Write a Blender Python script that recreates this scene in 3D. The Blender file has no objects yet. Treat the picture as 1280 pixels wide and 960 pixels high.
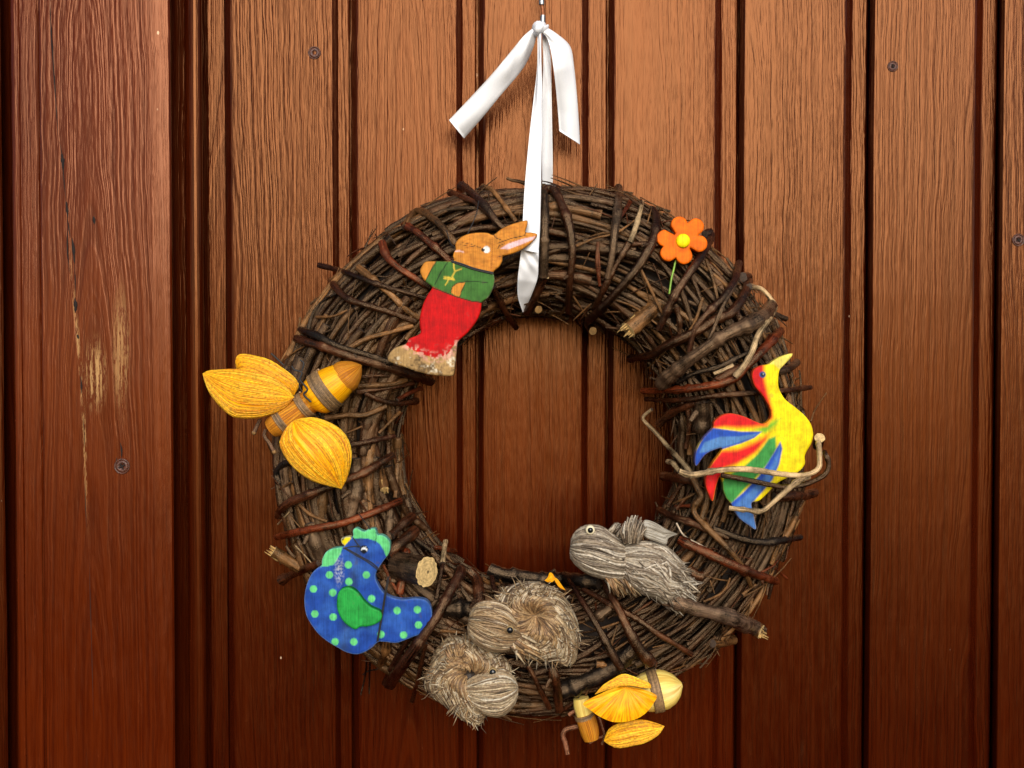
import bpy, math, random
import numpy as np
from mathutils import Vector
from mathutils.geometry import delaunay_2d_cdt

random.seed(7)
RNG = np.random.default_rng(11)
scene = bpy.context.scene
COL = scene.collection

# ------------------------------------------------------------------ camera
S = 0.72 / 1280            # metres per photo pixel on the wall plane (y = 0)
D = 0.70                   # camera distance from the wall
PITCH = math.radians(1.2)
cam_d = bpy.data.cameras.new('camera')
cam = bpy.data.objects.new('camera', cam_d)
COL.objects.link(cam)
CAMZ = D * math.tan(PITCH)
DEFF = D / math.cos(PITCH)
cam_d.sensor_width = 36
cam_d.angle = 2 * math.atan(0.36 / DEFF)
cam_d.clip_start = 0.01
cam_d.clip_end = 1000
cam.location = (0, -D, CAMZ)
cam.rotation_euler = (math.pi / 2 - PITCH, 0, 0)
scene.camera = cam

# ------------------------------------------------------------------ light
SUN_EL, SUN_AZ = math.radians(25), math.radians(-186)    # behind the camera, a little to its left
world = bpy.data.worlds.new('World')
scene.world = world
world.use_nodes = True
wn = world.node_tree
bg = wn.nodes['Background']
sky = wn.nodes.new('ShaderNodeTexSky')
sky.sky_type = 'NISHITA'
sky.sun_disc = False
sky.sun_elevation = SUN_EL
sky.sun_rotation = SUN_AZ
sky.air_density = 0.8
sky.dust_density = 0.8
wn.links.new(sky.outputs[0], bg.inputs[0])
bg.inputs[1].default_value = 0.05
sun_d = bpy.data.lights.new('sun', 'SUN')
sun_d.energy = 1.5
sun_d.angle = math.radians(44)
sun_d.color = (1.0, 0.95, 0.88)
sun = bpy.data.objects.new('sun', sun_d)
COL.objects.link(sun)
sd = Vector((math.sin(SUN_AZ) * math.cos(SUN_EL), math.cos(SUN_AZ) * math.cos(SUN_EL), math.sin(SUN_EL)))
sun.rotation_euler = sd.to_track_quat('Z', 'Y').to_euler()
sun.location = (-0.5, -2, 1.5)
vs = scene.view_settings
vs.view_transform = 'Standard'
vs.look = 'None'
vs.gamma = 1
vs.exposure = 1.3
vs.use_curve_mapping = False

# ------------------------------------------------------------------ helpers
F_PX = 640 * DEFF / 0.36
FW = np.array([0, math.cos(PITCH), -math.sin(PITCH)])
UP = np.array([0, math.sin(PITCH), math.cos(PITCH)])
RT = np.array([1.0, 0, 0])
CP = np.array([0, -D, CAMZ])


def P(px, py, y):
    """the point of the plane y = const that the photo shows at pixel (px, py)"""
    px, py, y = np.broadcast_arrays(np.asarray(px, float), np.asarray(py, float), np.asarray(y, float))
    d = FW + ((px - 640) / F_PX)[..., None] * RT - ((py - 480) / F_PX)[..., None] * UP
    t = (y + D) / d[..., 1]
    return CP + d * t[..., None]


def X(px, y=0.0):
    return (px - 640) * S * (D + y) / D


def Z(origin, scale, pts):
    """points read in an enlargement of the photo -> photo pixels"""
    return [(origin[0] + p[0] / scale, origin[1] + p[1] / scale) for p in pts]


def empty(name, loc, label, cat, group=None, kind=None):
    o = bpy.data.objects.new(name, None)
    o.empty_display_size = 0.02
    COL.objects.link(o)
    o.location = loc
    o['label'] = label
    if cat:
        o['category'] = cat
    if group:
        o['group'] = group
    if kind:
        o['kind'] = kind
    return o


def link(name, me, mats, parent=None, smooth=True, kind=None, label=None):
    for m in (mats if isinstance(mats, (list, tuple)) else [mats]):
        me.materials.append(m)
    if smooth:
        me.polygons.foreach_set('use_smooth', [True] * len(me.polygons))
    o = bpy.data.objects.new(name, me)
    COL.objects.link(o)
    if parent is not None:
        o.parent = parent
        base = Vector((0, 0, 0))
        q = parent
        while q is not None:
            base += q.location
            q = q.parent
        me.transform(__import__('mathutils').Matrix.Translation(-base))
    if kind:
        o['kind'] = kind
    if label:
        o['label'] = label
    return o


def cr(pts, n=8, closed=False):
    """Catmull-Rom through pts"""
    p = np.asarray(pts, float)
    m = len(p)
    if m < 3 and not closed:
        t = np.linspace(0, 1, n + 1)[:, None]
        return p[0] * (1 - t) + p[1] * t
    if closed:
        idx = lambda i: p[i % m]
        segs = m
    else:
        ext = np.vstack([2 * p[0] - p[1], p, 2 * p[-1] - p[-2]])
        idx = lambda i: ext[i + 1]
        segs = m - 1
    out = []
    for i in range(segs):
        a, b, c, d = idx(i - 1), idx(i), idx(i + 1), idx(i + 2)
        for k in range(n):
            t = k / n
            out.append(0.5 * (2 * b + (c - a) * t + (2 * a - 5 * b + 4 * c - d) * t * t + (3 * b - a - 3 * c + d) * t ** 3))
    if not closed:
        out.append(p[-1])
    return np.array(out)


def resample(p, n):
    p = np.asarray(p, float)
    seg = np.r_[0, np.cumsum(np.linalg.norm(np.diff(p, axis=0), axis=1))]
    t = np.linspace(0, seg[-1], n)
    return np.stack([np.interp(t, seg, p[:, k]) for k in range(p.shape[1])], 1)


class MB:
    """collects vertices, faces, uv and colours for one mesh"""
    def __init__(s):
        s.v, s.f, s.uv, s.c, s.mi = [], [], [], [], []
        s.n = 0

    def add(s, verts, faces, uvs, cols, mi=0):
        s.v.append(np.asarray(verts, float))
        s.f += [tuple(i + s.n for i in f) for f in faces]
        s.mi += [mi] * len(faces)
        s.uv.append(np.asarray(uvs, float))
        c = np.asarray(cols, float)
        if c.ndim == 1:
            c = np.tile(c, (len(verts), 1))
        s.c.append(c)
        s.n += len(verts)

    def mesh(s, name):
        me = bpy.data.meshes.new(name)
        V = np.vstack(s.v)
        me.from_pydata(V.tolist(), [], s.f)
        UV = np.vstack(s.uv)
        C = np.vstack(s.c)
        ul = me.uv_layers.new(name='UVMap')
        li = np.empty(len(me.loops), dtype=np.int32)
        me.loops.foreach_get('vertex_index', li)
        ul.data.foreach_set('uv', UV[li].ravel())
        ca = me.color_attributes.new('Col', 'FLOAT_COLOR', 'POINT')
        ca.data.foreach_set('color', np.hstack([C, np.ones((len(C), 1))]).ravel())
        me.polygons.foreach_set('material_index', s.mi)
        me.update()
        return me


def tube(mb, pts, radii, sides=7, col=(.1, .05, .03), rough=0.0, capmi=1, v0=0.0, cols=None, capcol=None, flat=1.0):
    pts = np.asarray(pts, float)
    n = len(pts)
    radii = np.broadcast_to(np.asarray(radii, float), (n,))
    tan = np.gradient(pts, axis=0)
    tan /= np.linalg.norm(tan, axis=1)[:, None] + 1e-12
    up = np.array([0, -1.0, 0])
    a = up - tan[0] * up.dot(tan[0])
    if np.linalg.norm(a) < 1e-3:
        a = np.array([1.0, 0, 0]) - tan[0] * tan[0][0]
    a /= np.linalg.norm(a)
    ln = np.r_[0, np.cumsum(np.linalg.norm(np.diff(pts, axis=0), axis=1))]
    V, UV, C = [], [], []
    ang = np.linspace(0, 2 * math.pi, sides, endpoint=False)
    for i in range(n):
        a = a - tan[i] * a.dot(tan[i])
        a /= np.linalg.norm(a) + 1e-12
        b = np.cross(tan[i], a)
        jit = 1 + rough * RNG.uniform(-1, 1, sides)
        ring = pts[i] + (np.cos(ang) * jit)[:, None] * a * radii[i] * flat + (np.sin(ang) * jit)[:, None] * b * radii[i]
        V.append(ring)
        UV.append(np.stack([np.abs(ang / math.pi - 1) * .5, np.full(sides, ln[i] + v0)], 1))
        cc = col if cols is None else cols[i]
        C.append(np.tile(cc, (sides, 1)))
    V = np.vstack(V); UV = np.vstack(UV); C = np.vstack(C)
    F = []
    for i in range(n - 1):
        for k in range(sides):
            k2 = (k + 1) % sides
            F.append((i * sides + k, i * sides + k2, (i + 1) * sides + k2, (i + 1) * sides + k))
    mb.add(V, F, UV, C, 0)
    for e, i in ((0, 0), (1, n - 1)):
        ring = V[i * sides:(i + 1) * sides]
        cv = np.vstack([ring, ring.mean(0)[None] + (tan[i] * (-1 if e == 0 else 1)) * radii[i] * .12])
        ff = [(k, sides, (k + 1) % sides) if e else ((k + 1) % sides, sides, k) for k in range(sides)]
        uu = np.vstack([np.stack([np.cos(ang), np.sin(ang)], 1), [[0, 0]]])
        mb.add(cv, ff, uu, capcol if capcol is not None else (C[i * sides] * 1.15), capmi)


# ---- node helpers
def new_mat(name):
    m = bpy.data.materials.new(name)
    m.use_nodes = True
    nt = m.node_tree
    return m, nt, nt.nodes['Principled BSDF']


def nd(nt, typ, ins=None, **props):
    n = nt.nodes.new(typ)
    for k, v in props.items():
        setattr(n, k, v)
    for k, v in (ins or {}).items():
        if hasattr(v, 'is_output') or isinstance(v, bpy.types.NodeSocket):
            nt.links.new(v, n.inputs[k])
        else:
            n.inputs[k].default_value = v
    return n


def mt(nt, op, a, b=None, c=None, clamp=False):
    ins = {0: a}
    if b is not None:
        ins[1] = b
    if c is not None:
        ins[2] = c
    return nd(nt, 'ShaderNodeMath', ins, operation=op, use_clamp=clamp).outputs[0]


def comb(nt, x, y, z):
    return nd(nt, 'ShaderNodeCombineXYZ', {0: x, 1: y, 2: z}).outputs[0]


def noise(nt, vec, scale=1, detail=2, rough=.5, **k):
    return nd(nt, 'ShaderNodeTexNoise', {'Vector': vec, 'Scale': scale, 'Detail': detail, 'Roughness': rough}, **k).outputs[0]


def mixc(nt, f, a, b, blend='MIX'):
    n = nt.nodes.new('ShaderNodeMix')
    n.data_type = 'RGBA'
    n.blend_type = blend
    for i, v in ((0, f), (6, a), (7, b)):
        if isinstance(v, bpy.types.NodeSocket):
            nt.links.new(v, n.inputs[i])
        else:
            n.inputs[i].default_value = v if i == 0 else (*v[:3], 1)
    return n.outputs[2]


def mrange(nt, v, a, b, c=0.0, d=1.0, smooth=True):
    n = nd(nt, 'ShaderNodeMapRange', {0: v, 1: a, 2: b, 3: c, 4: d})
    if smooth:
        n.interpolation_type = 'SMOOTHSTEP'
    return n.outputs[0]


def setp(nt, b, **k):
    for n, v in k.items():
        n = n.replace('_', ' ')
        if isinstance(v, bpy.types.NodeSocket):
            nt.links.new(v, b.inputs[n])
        else:
            b.inputs[n].default_value = v


# ---- painted wood of the wall
def wood_mat(name, c_lo, c_hi, freq=430, worn=False, rough=.22, smoothness=1.0, tint=None):
    m, nt, b = new_mat(name)
    tc = nd(nt, 'ShaderNodeTexCoord').outputs['Object']
    sep = nd(nt, 'ShaderNodeSeparateXYZ', {0: tc})
    x, z = sep.outputs[0], sep.outputs[2]
    rnd = nd(nt, 'ShaderNodeObjectInfo').outputs['Random']
    r50 = mt(nt, 'MULTIPLY', rnd, 57.0)
    low = noise(nt, comb(nt, mt(nt, 'MULTIPLY', x, 9.0), r50, mt(nt, 'MULTIPLY', z, 3.2)), 1, 2)
    wob = noise(nt, comb(nt, mt(nt, 'MULTIPLY', x, 40.0), r50, mt(nt, 'MULTIPLY', z, 18.0)), 1, 2)
    # growth rings of a plank sawn near the heart: distance from a tilted axis
    xo = mt(nt, 'ADD', x, mt(nt, 'MULTIPLY', mt(nt, 'SUBTRACT', rnd, .5), .11))
    xo = mt(nt, 'ADD', xo, mt(nt, 'MULTIPLY', mt(nt, 'SUBTRACT', wob, .5), .006))
    d = mt(nt, 'ADD', mt(nt, 'MULTIPLY', mt(nt, 'SUBTRACT', low, .5), .016), mt(nt, 'ADD', .022, mt(nt, 'MULTIPLY', z, .022)))
    r = mt(nt, 'SQRT', mt(nt, 'ADD', mt(nt, 'MULTIPLY', xo, xo), mt(nt, 'MULTIPLY', d, d)))
    ring = nd(nt, 'ShaderNodeTexNoise', {'W': mt(nt, 'ADD', mt(nt, 'MULTIPLY', r, float(freq)), r50), 'Scale': 1, 'Detail': 2.5, 'Roughness': .6}, noise_dimensions='1D').outputs[0]
    gs = mt(nt, 'ADD', .55, mt(nt, 'MULTIPLY', mt(nt, 'FRACT', mt(nt, 'MULTIPLY', rnd, 3.77)), .8))
    fib = noise(nt, comb(nt, mt(nt, 'MULTIPLY', mt(nt, 'MULTIPLY', x, gs), 900.0), r50, mt(nt, 'MULTIPLY', z, 24.0)), 1, 3, .6)
    fib2 = noise(nt, comb(nt, mt(nt, 'MULTIPLY', mt(nt, 'MULTIPLY', x, gs), 430.0), r50, mt(nt, 'MULTIPLY', z, 48.0)), 1, 2, .6)
    big = noise(nt, comb(nt, mt(nt, 'MULTIPLY', x, 14.0), r50, mt(nt, 'MULTIPLY', z, 7.0)), 1, 3)
    ringc = mrange(nt, ring, .38, .62)
    fibc = mrange(nt, fib, .3, .7)
    f = mt(nt, 'ADD', mt(nt, 'MULTIPLY', ringc, .34), mt(nt, 'MULTIPLY', fibc, .3))
    f = mt(nt, 'ADD', f, mt(nt, 'MULTIPLY', mt(nt, 'SUBTRACT', big, .4), .9), clamp=True)
    colr = mixc(nt, f, c_lo, c_hi)
    bt = mt(nt, 'ADD', .78, mt(nt, 'MULTIPLY', mt(nt, 'FRACT', mt(nt, 'MULTIPLY', rnd, 7.31)), .48))
    colr = mixc(nt, 1.0, colr, comb(nt, bt, bt, bt), 'MULTIPLY')
    # dark open grain
    dk = mrange(nt, fib, .30, .40, 1.0, 0.0)
    dk = mt(nt, 'MULTIPLY', dk, mrange(nt, fib2, .45, .6))
    colr = mixc(nt, mt(nt, 'MULTIPLY', dk, .32), colr, (.02, .006, .003))
    # tiny pale chips
    vor = nd(nt, 'ShaderNodeTexVoronoi', {'Vector': comb(nt, x, r50, mt(nt, 'MULTIPLY', z, .6)), 'Scale': 46.0})
    chipd = mrange(nt, vor.outputs['Distance'], .028, .045, 1.0, 0.0)
    csep = nd(nt, 'ShaderNodeSeparateColor', {0: vor.outputs['Color']})
    chip = mt(nt, 'MULTIPLY', chipd, mt(nt, 'GREATER_THAN', csep.outputs[0], .80))
    colr = mixc(nt, chip, colr, (.55, .38, .25))
    hgt = mt(nt, 'ADD', mt(nt, 'MULTIPLY', ringc, .4), mt(nt, 'MULTIPLY', fib, .9))
    hgt = mt(nt, 'ADD', hgt, mt(nt, 'MULTIPLY', fib2, .9))
    if worn:
        # line of flaked paint along the crack and one worn-through patch; px = photo pixel on the post
        gx = mt(nt, 'ADD', x, X(124, -.012))
        px = mt(nt, 'ADD', mt(nt, 'DIVIDE', gx, S * (D - .012) / D), 640.0)
        py = mt(nt, 'SUBTRACT', 480.0, mt(nt, 'DIVIDE', z, S * (D - .012) / D))
        xc = mt(nt, 'MINIMUM', mt(nt, 'ADD', 62.0, mt(nt, 'MULTIPLY', py, .0813)), mt(nt, 'ADD', 85.0, mt(nt, 'MULTIPLY', py, .0335)))
        dx = mt(nt, 'ABSOLUTE', mt(nt, 'SUBTRACT', px, mt(nt, 'ADD', xc, 1.5)))
        flake = noise(nt, comb(nt, mt(nt, 'MULTIPLY', x, 1300.0), 3.0, mt(nt, 'MULTIPLY', z, 150.0)), 1, 4, .7)
        line = mt(nt, 'MULTIPLY', mrange(nt, dx, 1.0, 3.6, 1.0, 0.0), mrange(nt, py, 250.0, 460.0))
        line = mt(nt, 'MULTIPLY', line, mrange(nt, py, 500.0, 690.0, 1.0, 0.0))
        ex = mt(nt, 'DIVIDE', mt(nt, 'SUBTRACT', px, 119.0), 17.0)
        ey = mt(nt, 'DIVIDE', mt(nt, 'SUBTRACT', py, 468.0), 52.0)
        el = mt(nt, 'SQRT', mt(nt, 'ADD', mt(nt, 'MULTIPLY', ex, ex), mt(nt, 'MULTIPLY', ey, ey)))
        patch = mrange(nt, el, .3, 1.15, 1.0, 0.0)
        ex2 = mt(nt, 'DIVIDE', mt(nt, 'SUBTRACT', px, 152.0), 14.0)
        ey2 = mt(nt, 'DIVIDE', mt(nt, 'SUBTRACT', py, 440.0), 95.0)
        el2 = mt(nt, 'SQRT', mt(nt, 'ADD', mt(nt, 'MULTIPLY', ex2, ex2), mt(nt, 'MULTIPLY', ey2, ey2)))
        patch2 = mt(nt, 'MULTIPLY', mrange(nt, el2, .3, 1.1, 1.0, 0.0), .62)
        wm = mt(nt, 'MAXIMUM', mt(nt, 'MAXIMUM', line, patch), patch2)
        wm = mt(nt, 'MULTIPLY', wm, mrange(nt, mt(nt, 'ADD', mt(nt, 'MULTIPLY', flake, .6), mt(nt, 'MULTIPLY', fib, .4)), .495, .53))
        raw = mixc(nt, fibc, (.17, .068, .020), (.38, .22, .085))
        colr = mixc(nt, wm, colr, raw)
        hgt = mt(nt, 'SUBTRACT', hgt, mt(nt, 'MULTIPLY', wm, .5))
    bump = nd(nt, 'ShaderNodeBump', {'Strength': mt(nt, 'MULTIPLY', mt(nt, 'ADD', .7, mt(nt, 'MULTIPLY', rnd, .6)), .31 * smoothness), 'Distance': .0010, 'Height': hgt})
    ro = mt(nt, 'ADD', rough, mt(nt, 'MULTIPLY', mt(nt, 'SUBTRACT', fib2, .5), .25))
    setp(nt, b, Base_Color=colr, Roughness=ro, Normal=bump.outputs[0], Specular_IOR_Level=.68, Specular_Tint=tint or SPEC_TINT)
    return m


LO, HI = (.024, .0018, .0002), (.062, .0074, .0008)
SPEC_TINT = (1.0, .42, .17, 1)
M_BOARD = wood_mat('painted_board', LO, HI)
M_POST = wood_mat('painted_post', (.058, .0052, .0005), (.125, .0165, .0016), freq=520, worn=True, tint=(1, .46, .25, 1))
M_TRIM = wood_mat('painted_trim', (.020, .0018, .0002), (.055, .0072, .0009), freq=380, smoothness=.6)


def simple(name, col, rough=.5, metal=0.0, bump=0.0, bscale=400, spec=.5, var=.25):
    m, nt, b = new_mat(name)
    tc = nd(nt, 'ShaderNodeTexCoord').outputs['Object']
    n1 = noise(nt, tc, bscale, 3, .6)
    c = mixc(nt, mrange(nt, n1, .3, .7), tuple(v * (1 - var) for v in col), tuple(min(1, v * (1 + var)) for v in col))
    setp(nt, b, Base_Color=c, Roughness=rough, Metallic=metal, Specular_IOR_Level=spec)
    if bump:
        setp(nt, b, Normal=nd(nt, 'ShaderNodeBump', {'Strength': bump, 'Distance': .0005, 'Height': n1}).outputs[0])
    return m


def bark_mat():
    m, nt, b = new_mat('bark')
    uv = nd(nt, 'ShaderNodeTexCoord')
    s = nd(nt, 'ShaderNodeSeparateXYZ', {0: uv.outputs['UV']})
    o = uv.outputs['Object']
    col = nd(nt, 'ShaderNodeAttribute', attribute_name='Col').outputs['Color']
    streak = noise(nt, comb(nt, mt(nt, 'MULTIPLY', s.outputs[0], 24.0), mt(nt, 'MULTIPLY', s.outputs[1], 50.0), 0.0), 1, 4, .7)
    blot = noise(nt, o, 95, 3, .6)
    fine = noise(nt, o, 1100, 3, .7)
    k = mt(nt, 'ADD', mt(nt, 'MULTIPLY', streak, 1.5), mt(nt, 'MULTIPLY', blot, 1.1))
    k = mt(nt, 'ADD', k, mt(nt, 'MULTIPLY', fine, .4))
    k = mrange(nt, k, 1.15, 1.85, .08, 2.0)
    cc = mixc(nt, 1.0, col, comb(nt, k, k, k), 'MULTIPLY')
    # pale highlight streaks painted into the bark colour
    sc = mt(nt, 'MULTIPLY', mrange(nt, blot, .60, .72), mrange(nt, streak, .5, .62))
    cc = mixc(nt, mt(nt, 'MULTIPLY', sc, .6), cc, (.26, .155, .075))
    h = mt(nt, 'ADD', streak, mt(nt, 'MULTIPLY', fine, .5))
    bp = nd(nt, 'ShaderNodeBump', {'Strength': .5, 'Distance': .0012, 'Height': h})
    setp(nt, b, Base_Color=cc, Roughness=mt(nt, 'ADD', .12, mt(nt, 'MULTIPLY', blot, .30)), Normal=bp.outputs[0], Specular_IOR_Level=.8, Specular_Tint=(1, .66, .38, 1))
    return m


def cut_mat():
    m, nt, b = new_mat('cut_wood')
    tc = nd(nt, 'ShaderNodeTexCoord')
    col = nd(nt, 'ShaderNodeAttribute', attribute_name='Col').outputs['Color']
    n1 = noise(nt, tc.outputs['Object'], 420, 3, .65)
    ln = nd(nt, 'ShaderNodeVectorMath', {0: tc.outputs['UV']}, operation='LENGTH').outputs['Value']
    rg = noise(nt, comb(nt, mt(nt, 'MULTIPLY', ln, 9.0), 0.0, 0.0), 1, 2)
    k = mrange(nt, mt(nt, 'ADD', n1, mt(nt, 'MULTIPLY', rg, .6)), .5, 1.1, .5, 1.25)
    pith = mrange(nt, ln, .05, .12, .25, 1.0)
    k = mt(nt, 'MULTIPLY', k, pith)
    setp(nt, b, Base_Color=mixc(nt, 1.0, col, comb(nt, k, k, k), 'MULTIPLY'), Roughness=.75,
         Normal=nd(nt, 'ShaderNodeBump', {'Strength': .6, 'Distance': .0008, 'Height': n1}).outputs[0])
    return m


def paint_mat(name='cutout_paint', rough=.42, grain=.6, ang=0.5):
    m, nt, b = new_mat(name)
    tc = nd(nt, 'ShaderNodeTexCoord').outputs['Object']
    col = nd(nt, 'ShaderNodeAttribute', attribute_name='Col').outputs['Color']
    mp = nd(nt, 'ShaderNodeMapping', {0: tc, 'Rotation': (0, ang, 0), 'Scale': (1200, 300, 70)}).outputs[0]
    g = noise(nt, mp, 1, 3, .6)
    n2 = noise(nt, tc, 160, 4, .6)
    k = mrange(nt, mt(nt, 'ADD', mt(nt, 'MULTIPLY', g, .6), n2), .45, 1.15, .55, 1.2)
    c = mixc(nt, 1.0, col, comb(nt, k, k, k), 'MULTIPLY')
    dirt = mrange(nt, n2, .60, .72)
    c = mixc(nt, mt(nt, 'MULTIPLY', dirt, .4), c, (.06, .045, .035))
    setp(nt, b, Base_Color=c, Roughness=rough + .15, Specular_IOR_Level=.16,
         Normal=nd(nt, 'ShaderNodeBump', {'Strength': grain, 'Distance': .0004, 'Height': g}).outputs[0])
    return m


def straw_mat(name, c1, c2, c3, fu=60.0, fv=2.0, rough=.36, bump=.5):
    """shiny straw / shavings: u runs across the fibres, v along them"""
    m, nt, b = new_mat(name)
    tc = nd(nt, 'ShaderNodeTexCoord')
    s = nd(nt, 'ShaderNodeSeparateXYZ', {0: tc.outputs['UV']})
    n1 = noise(nt, comb(nt, mt(nt, 'MULTIPLY', s.outputs[0], fu), mt(nt, 'MULTIPLY', s.outputs[1], fv), 0.0), 1, 4, .7)
    n2 = noise(nt, comb(nt, mt(nt, 'MULTIPLY', s.outputs[0], fu * .12), mt(nt, 'MULTIPLY', s.outputs[1], fv), 4.0), 1, 2)
    c = mixc(nt, mrange(nt, n1, .34, .62), c1, c2)
    c = mixc(nt, mrange(nt, n2, .5, .75), c, c3)
    setp(nt, b, Base_Color=c, Roughness=rough, Specular_IOR_Level=.22,
         Normal=nd(nt, 'ShaderNodeBump', {'Strength': bump, 'Distance': .0008, 'Height': n1}).outputs[0])
    return m


def fibre_mat(name, rough=.6):
    m, nt, b = new_mat(name)
    col = nd(nt, 'ShaderNodeAttribute', attribute_name='Col').outputs['Color']
    n1 = noise(nt, nd(nt, 'ShaderNodeTexCoord').outputs['Object'], 700, 2, .6)
    k = mrange(nt, n1, .3, .7, .7, 1.25)
    setp(nt, b, Base_Color=mixc(nt, 1.0, col, comb(nt, k, k, k), 'MULTIPLY'), Roughness=rough)
    return m


M_BARK, M_CUT, M_PAINT, M_FIBRE = bark_mat(), cut_mat(), paint_mat(), fibre_mat('dry_fibre')
M_CORE = simple('wreath_core_dark', (.022, .013, .008), .9, bump=.8, bscale=300)  # dark colour of the added inner ring, deepens the gaps
M_WING = straw_mat('yellow_shaving', (.58, .17, .002), (.92, .45, .003), (.95, .54, .006), 80, 1.4)
M_BODY = straw_mat('orange_straw', (.24, .06, .006), (.66, .25, .012), (.72, .36, .03), 130, 2.0, .45, .8)
M_PALESTRAW = straw_mat('pale_straw', (.62, .36, .06), (.90, .70, .18), (.92, .80, .45), 40, 1.5, .4)
M_BAND = straw_mat('brown_thread', (.05, .025, .015), (.20, .12, .07), (.26, .17, .10), 2, 900, .7, .8)
M_RIBBON = simple('satin_ribbon', (.90, .90, .91), .42, var=.02, bump=.05, bscale=1500)
M_STEEL = simple('dull_steel', (.42, .41, .39), .4, metal=.9, bscale=500)
M_RUST = simple('rusty_steel', (.30, .10, .035), .55, metal=.5, bscale=700)
M_BLACK = simple('black_thread', (.012, .011, .011), .6)
M_EYEW = simple('eye_cream', (.72, .62, .40), .3, var=.05)
M_EYEB = simple('eye_black', (.006, .006, .007), .12, var=.0)
M_CRACK = simple('open_crack', (.010, .005, .003), .9)
M_STEM = simple('green_wire', (.20, .36, .03), .4)

# ------------------------------------------------------------------ the wall
wall = empty('wall', (0, 0, 0), 'brown painted wall of vertical grooved wooden boards behind the wreath', 'wall', kind='structure')
ZB, ZT = -.62, .62


def plank(name, prof, mat, x0px, y0=0.0, rows=70, wav=.00015, parent=wall, seed=0):
    """a plank: cross profile [(px, y)] drawn along z"""
    rg = np.random.default_rng(seed)
    xs = np.array([X(p[0], p[1]) for p in prof])
    ys = np.array([p[1] for p in prof])
    zs = np.linspace(ZB, ZT, rows)
    n = len(prof)
    wob = cr(np.stack([np.linspace(0, 1, 12), rg.normal(0, 1, 12)], 1), 8)
    dx = np.interp(np.linspace(0, 1, rows), wob[:, 0], wob[:, 1]) * wav
    V = np.zeros((rows, n, 3))
    V[:, :, 0] = xs[None] + dx[:, None] + rg.normal(0, wav * .25, (rows, n))
    V[:, :, 1] = ys[None] + rg.normal(0, wav * .2, (rows, 1))
    V[:, :, 2] = zs[:, None]
    F = [(r * n + k, r * n + k + 1, (r + 1) * n + k + 1, (r + 1) * n + k) for r in range(rows - 1) for k in range(n - 1)]
    me = bpy.data.meshes.new(name)
    me.from_pydata(V.reshape(-1, 3).tolist(), [], F)
    o = bpy.data.objects.new(name, me)
    COL.objects.link(o)
    o.parent = parent
    cx = X(x0px, y0)
    o.location = (cx, 0, 0)
    me.transform(__import__('mathutils').Matrix.Translation((-cx, 0, 0)))
    me.materials.append(mat)
    return o


H = .0100
faces = [(290, 418), (447, 572), (604, 728), (766, 893), (928, 1055), (1089, 1216), (1250, 1377), (1411, 1538), (1572, 1699)]
boards = []
for i, (a, c) in enumerate(faces):
    nxt = faces[i + 1][0] if i + 1 < len(faces) else c + 34
    prof = [(a - 6.0, .016), (a - 6.0, H - .0005), (a - 5.2, H - .002), (a - .8, .0016), (a, .0007), (a + 1.2, .00018), (a + 3, 0)]
    prof += [(a + (c - a) * t, 0) for t in (.25, .5, .75)]
    prof += [(c - 3, 0), (c - 1.2, .00018), (c, .0007), (c + .8, .0016), (c + 5.4, H - .0012), (c + 6.6, H - .0002), (c + 8, H),
             ((c + nxt) / 2, H), (nxt - 10, H), (nxt - 8.6, H + .0006), (nxt - 8.2, .016)]
    boards.append(plank('board', prof, M_BOARD, (a + c) / 2, seed=i + 20))
# first lip, bead and the post at the left
plank('board', [(262, .018), (262, .0104), (263, H), (283, H), (281.5, H + .0006), (282, .018)], M_BOARD, 273, H, seed=4)
bead = [(233 + 0, .020)]
for t in np.linspace(0, math.pi, 13):
    bead.append((244.5 - 11.5 * math.cos(t), .004 - .0066 * math.sin(t)))
bead.append((256, .020))
plank('bead_moulding', bead, M_TRIM, 244, 0, seed=5)
post = plank('post', [(18, .02), (18, -.0055), (19.2, -.0068), (22, -.0072), (27, -.0072), (28, -.0066), (29, -.0072), (49, -.0074), (50.4, -.0070), (51, -.0060), (52, -.0060), (53, -.0112), (54.5, -.012),
                      (90, -.012), (130, -.012), (170, -.012), (192, -.012), (194.5, -.0118), (197, -.0114), (206, -.0104), (213, -.0096), (215.5, -.0084), (216.5, -.0052), (216.5, .024)],
             M_POST, 124, -.012, seed=6)
for a in (-155, -318, -481):
    plank('board', [(a, .016), (a, .0012), (a + 3, 0), (a + 80, 0), (a + 157, 0), (a + 160, .0012), (a + 160.5, .016)], M_TRIM, a + 80, seed=abs(a))
# the batten behind all joints
me = bpy.data.meshes.new('backing')
xa, xb = X(-520), X(1760)
me.from_pydata([(xa, .02, ZB), (xb, .02, ZB), (xb, .02, ZT), (xa, .02, ZT)], [], [(0, 1, 2, 3)])
link('backing', me, M_TRIM, wall, smooth=False)


def lathe_y(mb, c, prof, sides=20, col=(.2, .1, .05), mi=0, squash=1.0):
    """turned shape about the y axis at c; prof = [(radius, y offset)], towards the viewer is negative"""
    V, UV = [], []
    for r, y in prof:
        for k in range(sides):
            t = 2 * math.pi * k / sides
            V.append((c[0] + r * math.cos(t), c[1] + y, c[2] + r * squash * math.sin(t)))
            UV.append((math.cos(t) * r * 100, math.sin(t) * r * 100))
    F = []
    for i in range(len(prof) - 1):
        for k in range(sides):
            k2 = (k + 1) % sides
            F.append((i * sides + k, i * sides + k2, (i + 1) * sides + k2, (i + 1) * sides + k))
    F.append(tuple(range((len(prof) - 1) * sides, len(prof) * sides)))
    mb.add(V, F, UV, col, mi)


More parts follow.
